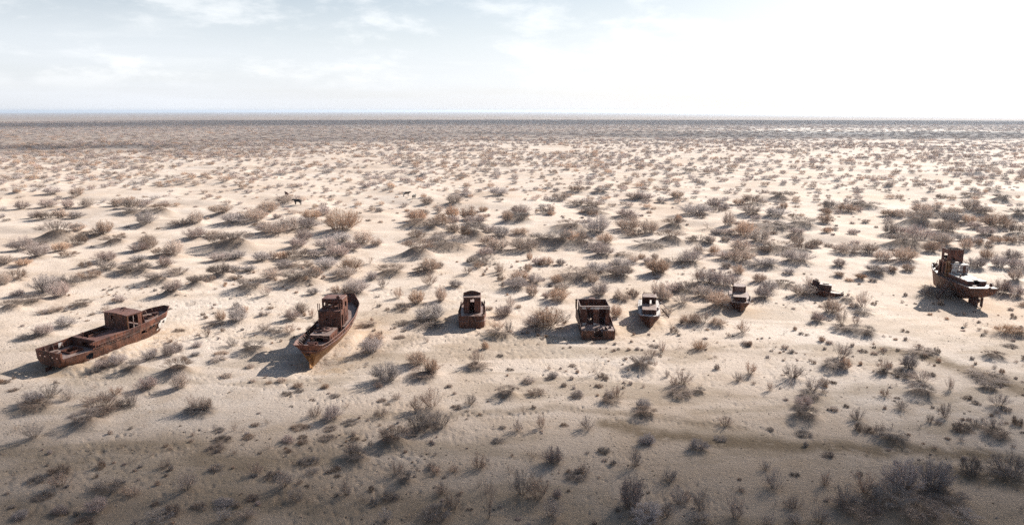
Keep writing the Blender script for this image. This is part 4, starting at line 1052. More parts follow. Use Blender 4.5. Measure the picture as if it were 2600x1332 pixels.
# ------------------------------------------------------------------ shrubs, read off the photograph tile by tile
# tile: (x0, y0, scale); entry: centre x, foot y, width, height (tile pixels), kind
TILES = [
 ((0, 480, 4.954), """650 80 170 80 g,970 100 170 90 t,270 260 130 90 g,590 240 180 90 g,860 250 140 100 g,1100 240 140 100 t,1480 230 180 90 t,1640 250 200 110 t,450 370 130 80 g,600 400 250 90 d,770 380 140 110 t,950 380 150 80 g,1800 230 200 70 g,1720 330 300 80 D,2040 330 200 110 D,1830 460 230 140 g,2280 480 200 80 d,2470 450 180 130 t,740 660 330 200 D,980 540 160 100 t,1310 600 200 150 t,1180 620 260 60 d,980 710 200 110 d,1450 700 220 90 D,310 790 230 150 g,500 880 280 150 g,760 800 220 100 t,860 860 160 70 d,1880 770 200 160 t,1750 800 200 100 g,2180 860 260 170 t,2020 860 200 90 d,2460 640 220 120 g,1340 1030 200 120 d,1350 930 260 110 g,80 960 180 100 t,290 980 160 80 t,1080 990 120 80 d,1730 1080 300 100 d,2070 990 180 110 g,1740 920 180 70 g"""),
 ((520, 480, 4.954), """800 310 230 130 t,640 430 260 140 t,200 330 260 90 t,360 450 300 100 g,1000 190 200 80 t,1500 340 160 100 g,1340 430 220 120 t,1720 560 380 240 t,880 600 300 140 t,1070 560 260 170 t,760 570 200 100 g,1270 520 250 120 g,370 760 350 170 D,150 720 220 120 d,100 620 180 70 t,1990 710 230 150 t,1250 660 200 120 g,1170 750 200 110 g,1540 770 220 140 g,1720 690 220 110 g,1840 790 190 110 g,1180 890 230 130 d,1380 870 150 80 g,1690 880 280 130 g,1550 860 150 80 d,980 900 150 90 t,720 920 200 110 g,400 900 250 90 g,180 920 220 90 g,850 890 110 90 t,2080 960 160 100 s,990 1010 200 90 g,1530 1020 240 130 g,1830 1060 260 150 t,380 1040 120 70 g,560 1050 170 70 g,200 1110 230 120 d,1230 990 250 40 d"""),
 ((1040, 480, 4.954), """1105 90 200 90 g,730 110 130 60 g,230 200 150 80 t,560 200 200 100 t,1900 150 190 90 d,2100 220 170 70 d,2300 240 200 70 t,2320 330 250 80 D,2100 50 180 60 t,2400 70 160 50 g,110 420 220 130 t,90 480 240 80 D,540 370 180 130 t,740 400 180 150 t,370 300 70 80 t,280 520 150 110 D,400 480 250 110 t,540 560 180 100 t,1230 430 140 110 t,1380 420 250 100 D,1380 340 250 100 g,1720 320 160 70 d,850 450 200 90 g,820 620 220 170 D,1000 560 200 80 g,1150 620 220 110 g,690 630 130 120 t,100 640 200 110 d,380 640 180 80 t,460 780 440 150 D,100 860 300 180 D,1000 720 200 100 t,1100 800 250 140 t,950 840 200 80 g,1450 800 330 150 t,1400 590 200 70 t,1650 710 230 120 D,1890 730 260 150 D,2000 690 200 130 t,2180 740 230 110 D,2150 660 140 140 t,2020 500 280 80 D,2350 580 300 200 g,2450 700 200 110 t,2430 860 250 130 g,2350 780 180 100 g,900 950 280 80 d,860 1000 130 80 o,1130 1050 100 120 w,1510 890 60 100 t,1610 960 130 80 g,1730 960 150 90 t,1900 960 100 70 g,1480 1040 90 80 t,240 1060 230 140 t,150 1080 220 60 d,370 1000 90 80 d"""),
 ((1560, 480, 4.954), """250 140 200 80 t,380 150 180 80 g,590 180 130 60 g,780 130 170 80 t,1250 250 150 110 g,1370 280 150 70 g,1560 210 140 70 t,1740 200 190 100 d,2080 140 170 80 D,2130 250 90 70 t,1010 340 320 110 g,1080 370 120 60 d,1720 340 220 100 t,2030 370 250 100 g,140 370 260 80 g,1430 470 130 160 t,170 540 300 150 t,430 570 170 150 t,240 600 220 80 d,740 510 200 120 D,800 430 80 90 t,1180 520 190 90 s,1640 620 240 170 t,1400 590 220 60 g,1950 510 400 80 D,2370 490 280 100 D,2290 590 200 70 g,430 750 280 90 D,700 700 260 140 D,1070 690 230 80 d,1210 700 110 100 t,1830 690 270 150 t,2050 800 350 120 D,2300 710 150 120 t,2380 790 200 110 d,1820 790 160 50 d,1910 820 120 70 t,1580 800 240 130 t,1570 940 280 140 t,1250 830 120 100 t,1070 810 120 80 t,1400 900 200 90 g,2290 940 310 130 g,950 950 250 150 g,740 950 200 60 d,340 880 80 70 t,510 890 100 70 t,110 850 170 30 d,240 930 120 80 t,100 1020 260 120 g,410 940 100 70 g,2520 740 150 90 t,1900 1000 300 90 g,550 1090 240 140 t,1560 1080 130 110 t,1410 1000 120 70 t,2200 1080 130 70 g,60 1130 250 80 g"""),
 ((2080, 480, 4.954), """150 270 200 110 d,90 330 120 80 t,330 300 230 90 t,590 250 250 70 D,70 440 170 100 t,860 350 150 70 t,1000 360 150 80 t,1290 330 220 110 t,1450 350 150 40 d,1230 480 330 160 D,1450 290 180 70 t,1680 340 220 80 t,1900 280 220 110 t,2050 330 180 90 t,1650 450 250 110 g,1580 570 300 130 t,1870 450 170 100 t,2230 510 300 150 t,1950 510 150 80 g,2500 380 180 110 D,2500 580 200 120 d,2100 600 220 90 g,2300 650 130 70 d,2480 690 200 90 d,880 580 170 130 t,1000 590 200 90 g,1230 660 270 160 g,1050 750 330 140 D,1550 720 230 130 t,1400 810 190 130 t,1850 770 130 130 t,2050 730 170 80 d,1500 640 200 80 g,1800 660 180 80 g,350 830 280 120 t,600 830 220 110 t,240 780 120 60 d,800 920 200 120 t,1060 920 270 150 t,250 980 140 80 g,1970 1010 200 120 g,2110 900 170 120 t,2250 1000 170 140 g,2500 1040 250 130 g,2420 900 200 100 g,1120 1040 140 80 t,910 1060 120 60 t,740 1080 140 60 t,260 1110 110 30 t,520 1150 120 60 o,2460 1190 170 130 w,170 520 100 30 d,2180 60 130 30 d,2280 170 160 60 D,1900 120 180 60 D,1540 130 120 60 d"""),
 ((0, 680, 4.954), """200 160 230 120 d,40 230 170 150 t,600 330 280 200 g,760 390 230 170 g,870 250 230 140 d,1130 150 230 100 d,400 470 330 100 D,230 360 130 70 g,150 540 240 110 D,1660 80 300 70 d,1040 500 230 80 D,1500 440 160 90 g,2000 210 250 120 D,2200 350 200 120 g,2140 350 170 80 D,2480 240 180 120 D,2230 100 220 80 d,820 760 260 130 g,560 880 270 150 g,400 900 230 60 d,680 570 240 40 D,1350 560 120 100 w,1780 500 110 70 s,2450 470 100 70 s,2250 800 120 50 d,1250 1105 250 110 w,1340 1020 220 120 o,1690 930 200 110 d,2120 1120 180 160 g,2230 1060 160 120 g,2480 1000 120 90 g,2460 1110 130 60 g,1900 1170 200 130 g"""),
 ((0, 860, 4.954), """1290 400 220 120 g,1350 280 150 60 d,1480 350 230 150 g,1680 430 240 140 D,1200 440 150 110 w,2250 470 330 200 D,2270 640 200 200 t,1880 660 260 160 g,1180 630 130 110 s,620 790 280 200 w,860 780 180 200 w,430 850 270 150 g,460 930 330 120 D,230 820 80 110 s,170 660 110 50 d,1300 760 170 110 w,1150 830 200 120 w,1450 740 220 130 w,1300 960 420 180 d,1080 1130 330 200 D,1670 860 170 230 w,1560 880 200 110 d,440 1290 240 230 w,210 1160 110 110 s,60 560 130 50 d,2430 920 220 190 w,2590 930 160 170 t,2520 960 330 60 D"""),
 ((520, 900, 4.954), """1400 790 200 150 w,1600 840 250 180 g,1830 880 180 70 d,800 880 120 110 s,640 900 110 50 d,180 970 130 60 d,380 970 150 120 s,490 970 100 90 s,2210 790 180 130 w,2300 370 350 240 g,2180 430 120 110 w,1170 420 140 80 t,1190 470 110 50 d,1040 510 130 40 d,960 350 130 70 t,810 370 100 40 o,600 350 90 50 t,270 290 160 60 t,570 170 130 60 t,1510 430 110 70 t,1640 540 120 60 d,2230 590 100 50 d,2420 570 130 100 w,550 1060 140 50 d,1180 950 200 50 d,1580 950 150 60 d,1040 1110 180 100 g,1230 1130 130 70 d,1230 1060 110 50 d,1540 1070 180 60 d,1880 1080 100 50 d,2330 1160 260 140 D,1870 1290 200 180 w,800 1190 120 90 s,220 1100 200 80 d,150 1220 220 100 d,380 1270 120 80 s,1050 1230 80 40 d,1780 680 170 90 s"""),
 ((520, 680, 4.954), """200 120 200 110 d,50 190 140 90 d,400 150 130 50 d,840 160 220 130 t,570 300 280 130 D,780 370 140 130 w,1200 220 360 150 D,1380 160 200 120 t,1760 150 280 120 t,2110 160 130 100 g,2350 110 270 120 D,1370 340 120 80 g,1660 330 120 90 t,1900 350 280 170 g,1780 360 130 80 t,2240 270 130 120 w,2430 390 110 130 w,420 700 300 200 g,200 670 120 150 t,160 740 180 60 D,480 570 130 100 t,1100 670 200 140 g,1210 590 180 140 t,1350 620 100 120 w,760 820 220 110 w,900 830 180 60 D,1060 840 200 130 w,760 610 180 60 w,830 520 90 50 o,350 990 150 120 w,620 1080 280 130 D,200 1100 160 60 t,170 1190 230 60 t,30 870 120 160 w,2060 750 200 60 D,2090 1100 300 200 g,2150 950 230 130 t,2480 540 200 90 d,2450 890 130 50 d,2480 720 160 50 d"""),
 ((1040, 680, 4.954), """90 470 230 170 t,400 430 180 180 t,270 700 400 200 g,200 760 360 100 d,250 240 170 150 w,580 250 140 80 g,730 90 140 90 w,1350 280 250 120 g,1380 190 250 120 t,1150 90 100 110 w,1570 210 180 110 g,1540 370 130 160 t,1850 210 140 100 t,2100 170 380 130 D,2350 100 300 120 g,2300 210 130 120 t,2400 370 200 160 g,1200 630 240 140 g,1270 490 130 150 w,1130 890 280 100 D,1110 810 180 150 w,1250 830 130 180 w,1370 510 90 60 o,1720 810 480 260 t,1560 800 250 160 g,1880 440 280 160 t,1900 310 200 90 t,950 1020 100 110 t,1000 530 90 60 t"""),
 ((1040, 860, 4.954), """860 340 180 210 w,850 400 260 60 D,90 360 280 170 t,280 480 220 180 t,170 520 330 110 D,280 920 330 270 w,90 920 180 200 w,100 1180 250 260 d,350 1150 330 230 d,760 840 180 160 w,590 880 120 60 d,1220 750 240 130 D,1590 720 200 80 d,1500 560 170 90 t,1800 500 140 100 g,2350 460 180 240 s,2430 500 150 80 d,1260 400 80 30 d,1140 220 80 30 d,2050 350 90 40 d,1940 600 80 60 t,2110 740 170 100 g,2390 610 90 50 d,2500 770 160 150 w,2520 830 200 70 D,1440 940 150 120 s,1360 1180 160 170 w,1660 1130 120 200 w,2240 1150 200 180 w,1170 1130 80 30 d,1940 1100 90 40 d,1110 1310 150 60 d"""),
 ((1560, 680, 4.954), """60 150 250 130 d,550 110 240 160 t,920 310 220 130 d,1070 220 170 160 w,1130 400 280 150 t,1370 270 280 190 g,1180 230 250 160 g,740 320 230 100 g,560 420 200 220 t,650 420 150 130 t,240 380 150 80 t,50 390 80 120 w,100 430 230 80 t,860 490 250 140 w,1300 530 310 190 t,1280 420 200 100 t,1860 400 240 160 g,1930 300 200 120 g,1820 190 170 100 t,2120 240 230 60 d,2370 370 230 140 t,2440 220 110 100 w,1110 740 300 150 w,950 720 250 110 t,1290 740 220 90 t,1620 840 180 160 w,2540 690 170 130 g,20 640 150 170 t,680 600 150 100 w,1640 960 100 50 t"""),
 ((1560, 860, 4.954), """590 180 120 170 w,510 110 120 50 d,830 130 150 80 s,1070 160 220 130 o,330 410 280 160 D,450 270 200 130 w,2220 180 80 60 d,1700 470 190 170 w,1550 540 150 140 w,2230 540 290 200 w,2210 610 70 100 s,850 620 300 210 w,740 610 140 120 w,830 740 300 90 D,1060 700 150 50 D,1960 660 100 140 w,2490 690 280 170 w,2470 780 250 90 D,2380 880 270 130 g,2390 1040 300 150 D,360 890 200 150 g,380 1010 240 120 D,30 750 170 170 w,1390 1110 180 150 w,1960 1150 80 50 d,2380 1230 200 50 d,1340 1290 180 30 d,660 480 90 110 w,460 510 60 90 s,1080 600 60 80 s,1440 720 100 80 s,150 280 80 70 s,420 1310 180 90 g"""),
 ((2080, 680, 4.954), """150 590 260 190 t,550 520 200 210 w,540 600 190 60 D,350 430 150 60 D,440 510 150 60 t,280 740 190 200 w,300 820 200 70 D,540 860 320 110 D,460 730 150 120 w,2380 870 370 110 o,2520 870 250 70 d,2400 1000 150 50 d,520 160 120 60 o,370 170 90 40 t,680 180 100 40 t,2280 350 200 170 g,2470 380 200 130 g,250 110 110 40 t,700 90 250 80 g,900 60 130 50 t,1440 380 300 120 d,2560 490 120 80 o,2460 190 200 140 w"""),
 ((2080, 860, 4.954), """270 290 280 220 w,170 400 270 110 D,320 400 150 150 t,1240 150 140 90 w,1290 210 300 60 D,2200 260 220 80 D,800 440 190 180 w,790 460 150 40 D,1130 410 240 190 g,1070 500 250 100 d,1290 600 320 170 w,1280 740 280 130 D,1400 470 120 60 d,1640 650 110 190 w,2100 540 430 70 D,2100 640 180 110 w,2140 660 180 50 D,830 740 140 130 w,1040 900 200 150 w,1870 760 100 60 d,1960 820 80 60 d,2250 900 280 200 w,2340 920 150 60 d,2480 1090 130 140 d,1590 1010 170 210 w,1390 1060 120 120 w,1500 1080 100 80 w,340 860 70 50 d,190 910 100 70 t,490 1040 210 180 w,540 1180 200 140 d,730 1220 150 160 w,920 1320 330 130 D,1790 1180 200 150 d,1970 1130 180 120 w,2200 1180 260 180 w,2220 1280 300 110 D,1260 1130 120 100 s,690 200 90 50 t,50 600 150 120 t,60 700 100 100 w"""),
 ((0, 880, 2.921), """1890 960 110 110 w,280 1010 120 60 d,460 1070 170 120 w,450 960 150 60 d,1000 860 80 50 s,1220 910 100 80 w,810 1090 200 70 d,990 1120 120 90 w,1380 1100 170 160 w,2280 880 130 70 d,2310 950 100 60 w,2100 1080 170 140 w,2190 1150 140 120 w,2030 980 120 60 d,1660 1310 140 120 w,1820 1310 170 90 w,1670 1190 150 60 g,1870 1140 90 50 d,1480 1200 90 60 d,1290 1260 110 90 d,1200 1330 250 90 w,720 1250 170 110 g,440 1250 120 70 g,150 1290 140 60 g,1600 920 90 50 d,1740 800 80 60 s,900 760 80 60 s,620 1330 140 60 d,330 1130 120 40 d"""),
 ((870, 880, 2.921), """390 740 200 100 d,90 870 170 90 D,70 810 120 100 w,400 960 130 120 w,460 1020 110 90 D,680 950 100 80 w,1010 910 130 130 w,820 940 90 70 w,1240 940 80 90 s,1570 890 150 130 g,1400 830 120 90 s,2160 900 100 160 w,2260 730 110 90 g,1940 790 90 50 d,1740 990 160 40 d,1790 950 110 80 w,2130 1240 210 240 g,2420 1020 150 110 w,2490 1180 130 140 w,2400 1270 100 110 w,1330 1130 170 200 w,1450 1170 170 200 w,1550 1310 170 170 w,1080 1350 260 330 s,820 1230 160 150 w,690 1310 220 110 d,350 1140 110 80 d,30 1110 90 140 w,310 1315 120 120 w,160 1160 100 90 s,740 1100 120 100 w,490 1280 80 60 s,2260 1320 250 130 g,1010 1050 70 90 s,1080 1100 120 130 s"""),
 ((1740, 880, 2.921), """590 920 90 90 w,660 1070 150 160 w,810 960 60 30 d,1040 1040 90 120 w,410 1080 70 50 w,810 1220 150 120 w,120 1230 150 160 w,370 1310 170 190 w,1050 1160 70 80 s,970 1150 60 110 s,670 1190 60 80 s,1060 820 80 50 d,1600 1100 260 230 g,1840 1100 240 230 g,1900 1190 280 90 D,2110 960 150 150 d,2380 980 250 170 d,1340 1150 240 180 w,1180 1230 200 170 w,1500 1250 300 150 D,1260 1290 300 100 d,1700 1320 400 120 d,990 1330 150 150 w,820 1330 120 90 w,620 1340 120 110 w,120 1330 180 80 w,10 1150 80 100 w,90 780 140 80 g,2180 1060 80 60 s,2050 1330 250 80 w"""),
]
SH = []     # dict per shrub
for (tx, ty, ts), txt in TILES:
    for e_ in txt.split(','):
        a = e_.split()
        px, py, w, h = tx + float(a[0]) / ts, ty + float(a[1]) / ts, float(a[2]) / ts, float(a[3]) / ts
        SH.append(dict(px=px, py=py, w=w, h=h, k=a[4]))
rs = random.Random(11)
for s in SH:
    x, y = at_ground(s['px'], s['py'])
    d = math.hypot(x, y)
    ppm = F_PX / (y * math.cos(PITCH) + CAM_H * math.sin(PITCH))
    s['W'] = s['w'] / ppm
    el = math.atan2(CAM_H, d)
    # the foot is the near edge of the clump: its centre lies a little behind
    y += s['W'] * 0.32
    x += s['W'] * 0.32 * x / y
    hm = s['h'] / ppm
    s['H'] = max((hm - 0.42 * s['W'] * math.sin(el)) / math.cos(el), 0.55 * hm, 0.3)
    f_ = 1.16 if s['py'] > 760 else 1.42
    s['W'] *= f_
    s['H'] *= 1.1 if s['py'] > 760 else 1.22
    s['x'], s['y'] = x, y
    mh = 0.0
    if s['k'] == 'D':            # shrub holding a hummock of sand and litter
        mh = min(0.30 * s['W'], 0.65 * s['H'] + 0.1)
        add_mound(x, y, s['W'] * 0.46, s['W'] * 0.40, mh)
        s['H'] = max(s['H'] - mh * 0.6, 0.3)
    elif s['W'] > 1.8:
        add_mound(x, y, s['W'] * 0.40, s['W'] * 0.36, 0.09 * s['W'])


# ---- twig geometry -------------------------------------------------------------------------
def prism_mesh(name, P, Q, r0, r1, mat):
    n = len(P)
    D = Q - P
    ln = np.linalg.norm(D, axis=1, keepdims=True) + 1e-9
    D = D / ln
    ref = np.where(np.abs(D[:, 2:3]) > 0.9, np.array([[1.0, 0, 0]]), np.array([[0, 0, 1.0]]))
    A = np.cross(D, ref); A /= np.linalg.norm(A, axis=1, keepdims=True) + 1e-9
    B = np.cross(D, A)
    V = np.empty((n, 6, 3))
    for k in range(3):
        c, s_ = math.cos(2 * math.pi * k / 3), math.sin(2 * math.pi * k / 3)
        off = A * c + B * s_
        V[:, k] = P + off * r0[:, None]
        V[:, 3 + k] = Q + off * r1[:, None]
    base = (np.arange(n) * 6)[:, None]
    F = np.concatenate([base + np.array([[0, 1, 4, 3]]), base + np.array([[1, 2, 5, 4]]), base + np.array([[2, 0, 3, 5]])], 1).reshape(-1, 4)
    me = bpy.data.meshes.new(name)
    me.vertices.add(n * 6); me.vertices.foreach_set('co', V.ravel())
    nf = len(F)
    me.loops.add(nf * 4); me.loops.foreach_set('vertex_index', F.ravel().astype(np.int32))
    me.polygons.add(nf)
    me.polygons.foreach_set('loop_start', (np.arange(nf) * 4).astype(np.int32))
    me.polygons.foreach_set('loop_total', np.full(nf, 4, np.int32))
    me.update(calc_edges=True)
    me.materials.append(mat)
    return me


def grow(seed, kind, quality=1.0):
    """unit shrub: about 1 wide, 1 high. returns (branches, twigs) segment arrays"""
    g = np.random.default_rng(seed)
    spec = dict(w=(26, 26, 0.10, 0.9), s=(9, 14, 0.03, 0.8), t=(68, 27, 0.24, 1.0), g=(66, 27, 0.22, 1.0), d=(70, 20, 0.36, 1.0), D=(70, 20, 0.36, 1.0), o=(150, 4, 0.25, 1.0))[kind]
    nst = int(spec[0]); ntw = spec[1]; base_r = spec[2]
    lob = g.uniform(0, 6.28, 3); lam = g.uniform(0.05, 0.22, 3)
    bP, bQ, b0, b1 = [], [], [], []
    tP, tQ, t0, t1 = [], [], [], []
    for i in range(nst):
        az = g.uniform(0, 2 * math.pi)
        rr = math.sqrt(g.uniform(0, 1))
        lobf = 1 + sum(lam[k] * math.sin((k + 1) * az + lob[k]) for k in range(3))
        br = base_r * rr
        b = np.array([br * math.cos(az), br * math.sin(az), -0.02])
        if kind in 'dD':
            endr = 0.5 * (0.35 + 0.65 * rr) * lobf; zt = (1 - 0.75 * (endr / 0.56) ** 2) * g.uniform(0.6, 1.05)
        elif kind == 'o':
            endr = 0.5 * rr * lobf; zt = (1 - 0.5 * rr ** 2) * g.uniform(0.6, 1.0)
        else:
            sp = g.uniform(0.15, 1.0) ** 0.7
            endr = 0.48 * sp * lobf; zt = (1.0 - 0.62 * sp ** 2.4) * g.uniform(0.72, 1.02)
        zt = max(zt, 0.12)
        az2 = az + g.normal(0, 0.25)
        e = np.array([endr * math.cos(az2), endr * math.sin(az2), zt])
        cpt = b * 0.4 + np.array([e[0] * 0.62, e[1] * 0.62, zt * (0.40 if kind in 'wstg' else 0.6)]) + g.normal(0, 0.02, 3)
        ns = 4
        ts = np.linspace(0, 1, ns + 1)
        pts = np.array([(1 - t) ** 2 * b + 2 * t * (1 - t) * cpt + t * t * e for t in ts]) + g.normal(0, 0.008, (ns + 1, 3))
        for j in range(ns):
            bP.append(pts[j]); bQ.append(pts[j + 1])
            r_ = 0.0062 if kind in 'ws' else 0.0048
            if kind == 'o': r_ = 0.004
            b0.append(r_ * (1 - 0.7 * ts[j])); b1.append(r_ * (1 - 0.7 * ts[j + 1]))
        for _ in range(int(ntw * quality)):
            t = g.uniform(0.28 if kind in 'ws' else 0.15, 1.0)
            j = min(int(t * ns), ns - 1); f = t * ns - j
            p = pts[j] * (1 - f) + pts[j + 1] * f
            d = pts[j + 1] - pts[j]; d /= np.linalg.norm(d) + 1e-9
            d = d * 0.8 + g.normal(0, 0.48, 3) + np.array([0, 0, 0.22])
            d /= np.linalg.norm(d) + 1e-9
            ln = g.uniform(0.06, 0.17) * (1.25 - 0.5 * t)
            q = p + d * ln
            tr = 0.0028
            tP.append(p); tQ.append(q); t0.append(tr); t1.append(tr * 0.7)
            for _k in range(2):
                d2 = d + g.normal(0, 0.42, 3); d2 /= np.linalg.norm(d2)
                q2 = q + d2 * ln * g.uniform(0.35, 0.8)
                tP.append(q); tQ.append(q2); t0.append(tr * 0.75); t1.append(tr * 0.4)
    return [np.array(v) for v in (bP, bQ, b0, b1)], [np.array(v) for v in (tP, tQ, t0, t1)]


VAR = {}
NV = dict(w=4, s=3, t=4, g=3, d=3, D=3, o=2)
sd = 100
for k, n_ in NV.items():
    VAR[k] = []
    for i in range(n_):
        sd += 1
        b_, t_ = grow(sd, k)
        km = 'd' if k == 'D' else k
        VAR[k].append((prism_mesh('shrub_branches', *b_, MB_[km]), prism_mesh('shrub_twigs', *t_, MT[km]),))

# merged single mesh per variant, for shrubs too small to show branch and twig apart


def joined(me_a, me_b, name):
    n1, n2 = len(me_a.vertices), len(me_b.vertices)
    co = np.empty((n1 + n2) * 3)
    a = np.empty(n1 * 3); me_a.vertices.foreach_get('co', a); b = np.empty(n2 * 3); me_b.vertices.foreach_get('co', b)
    f1, f2 = len(me_a.polygons), len(me_b.polygons)
    la = np.empty(f1 * 4, np.int32); me_a.loops.foreach_get('vertex_index', la)
    lb = np.empty(f2 * 4, np.int32); me_b.loops.foreach_get('vertex_index', lb)
    me = bpy.data.meshes.new(name)
    me.vertices.add(n1 + n2); me.vertices.foreach_set('co', np.concatenate([a, b]))
    lv = np.concatenate([la, lb + n1]); nf = f1 + f2
    me.loops.add(nf * 4); me.loops.foreach_set('vertex_index', lv)
    me.polygons.add(nf)
    me.polygons.foreach_set('loop_start', (np.arange(nf) * 4).astype(np.int32))
    me.polygons.foreach_set('loop_total', np.full(nf, 4, np.int32))
    mi = np.zeros(nf, np.int32); mi[f1:] = 1
    me.materials.append(me_a.materials[0]); me.materials.append(me_b.materials[0])
    me.polygons.foreach_set('material_index', mi)
    me.update(calc_edges=True)
    return me


JV = {k: [joined(a, b, 'shrub') for a, b in v] for k, v in VAR.items()}

# ---- labels: each shrub is named from the landmark nearest to it ---------------------------
ANCH = [  # px, py, short name
    (255, 850, 'the long wreck at far left'), (825, 850, 'the tall ochre-bellied wreck'), (1197, 790, 'the wreck with the central doorway'),
    (1510, 805, 'the roofless wreck'), (1648, 790, 'the white-decked boat'), (1880, 765, 'the curved-roof boat'), (2095, 745, 'the half-buried boat'),
    (2445, 710, 'the tall right-hand wreck'), (757, 514, 'the black cow standing in the open')]
KW = dict(w='wispy grey-tan', s='sparse bare-stemmed', t='bushy tan', g='mauve-grey bushy', d='low dark brown', D='dark hummock', o='straw-orange')
NOUN = dict(w='shrub', s='sapling', t='shrub', g='shrub', d='shrub', D='shrub', o='grass tussock')
HAND = [  # hand-named shrubs that serve as landmarks too: photo position -> label, short name
    ((1388, 843), 'biggest tan thicket, just left of the roofless wreck', 'the thicket beside the roofless wreck'),
    ((1732, 985), 'fan-shaped bare shrub growing on top of a dark sand hummock', 'the fan shrub on its dark hummock'),
    ((1095, 1045), 'tall upright twiggy shrub, highest of the clump near the lower centre', 'the tall upright clump low in the centre'),
    ((1515, 953), 'lone thin-stemmed sapling on bare pale sand below the roofless wreck', 'the lone thin sapling'),
    ((2288, 1257), 'huge dense grey shrub, left one of the two big ones at lower right', 'the pair of huge shrubs at lower right'),
    ((2370, 1257), 'huge dense grey shrub, right one of the two big ones at lower right', ''),
    ((1213, 929), 'round-crowned little tree-like shrub on a small hummock below the doorway wreck', 'the round-crowned shrub on a hummock'),
    ((218, 1088), 'dark sprawling thicket on a shaded hummock below the long wreck', 'the dark sprawling thicket at lower left'),
    ((867, 593), 'broad rounded tan bush, the largest standing alone beyond the tall ochre-bellied wreck', 'the broad lone bush beyond the tall wreck'),
    ((1060, 654), 'big dark bush on a steep shaded hummock, left of the long dark thicket', 'the big dark bush left of centre'),
    ((2270, 652), '', ''), ((89, 1120), 'open fan-shaped bare shrub near the left edge with a long shadow', 'the open fan shrub at the left edge'),
    ((523, 1046), 'tan broom-like shrub with a long thin shadow on smooth bare sand', 'the broom shrub on smooth sand'),
    ((2240, 1305), '', ''), ((1600, 1304), 'dense round mauve-grey shrub near the bottom edge right of centre', 'the dense round shrub at the bottom edge'),
    ((1240, 1342), 'tall bare sapling rising from the bottom edge, mostly see-through', 'the bare sapling at the bottom edge'),
    ((141, 613), 'large dark bush on bare sand, upper left of the long wreck', 'the large dark bush at upper left'),
    ((2190, 800), 'slender see-through shrub on its own dark base, right of the half-buried boat', 'the slender shrub right of the half-buried boat'),
    ((2335, 1000), 'broad fan shrub over a dark base at right, below the tall right-hand wreck', 'the broad fan shrub at right'),
    ((1300, 1268), 'left one of two tall fanned shrubs leaning together at the bottom', 'the two fanned shrubs at the bottom'),
    ((605, 820), 'large lilac-grey bush between the long wreck and the tall wreck', 'the lilac bush between two wrecks'),
    ((1953, 605), 'flat-topped shrub on a long dark bank at right of centre', 'the long dark bank right of centre'),
    ((470, 1330), '', ''), ((2140, 920), 'twin fan shrub over a purple-grey base, upper right of the orange tussock', 'the twin fan shrub'),
    ((1776, 892), 'round straw-orange tussock on pale sand right of the white-decked boat', 'the round orange tussock'),
]
ORD = ['first', 'second', 'third', 'fourth', 'fifth', 'sixth', 'seventh', 'eighth', 'ninth', 'tenth', 'eleventh', 'twelfth', '13th', '14th', '15th', '16th']
for s in SH:
    s['area'] = s['w'] * s['h']
vis = [s for s in SH if -s['w'] / 3 < s['px'] < 2600 + s['w'] / 3 and s['py'] - s['h'] < 1320]
vis.sort(key=lambda s: -s['area'])
IND = vis[:300]
REST = [s for s in SH if s not in IND]
for pos, lab, short in HAND:
    if not lab: continue
    c = min((s for s in IND if 'label' not in s), key=lambda s: math.hypot(s['px'] - pos[0], s['py'] - s['h'] * .3 - (pos[1] - 10)))
    c['label'] = lab
    if short: ANCH.append((c['px'], c['py'] - c['h'] * .4, short))
DIRS = ['right of', 'upper right of', 'above', 'upper left of', 'left of', 'lower left of', 'below', 'lower right of']
groups = {}
for s in IND:
    if 'label' in s: continue
    cxp, cyp = s['px'], s['py'] - s['h'] * .5
    a = min(ANCH, key=lambda q: math.hypot(q[0] - cxp, (q[1] - cyp) * 1.3))
    ang = math.degrees(math.atan2(a[1] - cyp, cxp - a[0])) % 360
    di = int(((ang + 22.5) % 360) // 45)
    size = 'small' if s['w'] < 34 else ('large' if s['w'] > 58 else 'mid-sized')
    s['_d'] = math.hypot(a[0] - cxp, a[1] - cyp)
    s['_p'] = (size, KW[s['k']], NOUN[s['k']], DIRS[di], a[2])
    groups.setdefault((a[2], di, s['k']), []).append(s)
for key, lst in groups.items():
    lst.sort(key=lambda s: s['_d'])
    for i, s in enumerate(lst):
        size, kw, noun, dr, an = s['_p']
        o_ = 'nearest' if i == 0 and len(lst) > 1 else ('' if len(lst) == 1 else ORD[i] + '-nearest')
        s['label'] = f"{size} {kw} {noun}, {o_ + ' ' if o_ else ''}{dr} {an}"
seen = {}
gname = dict(w='wispy shrubs on the sand', s='thin bare saplings on the sand', t='tan bushes on the sand', g='grey bushes on the sand', d='low dark bushes on the sand', D='dark bushes on hummocks', o='straw tussocks')
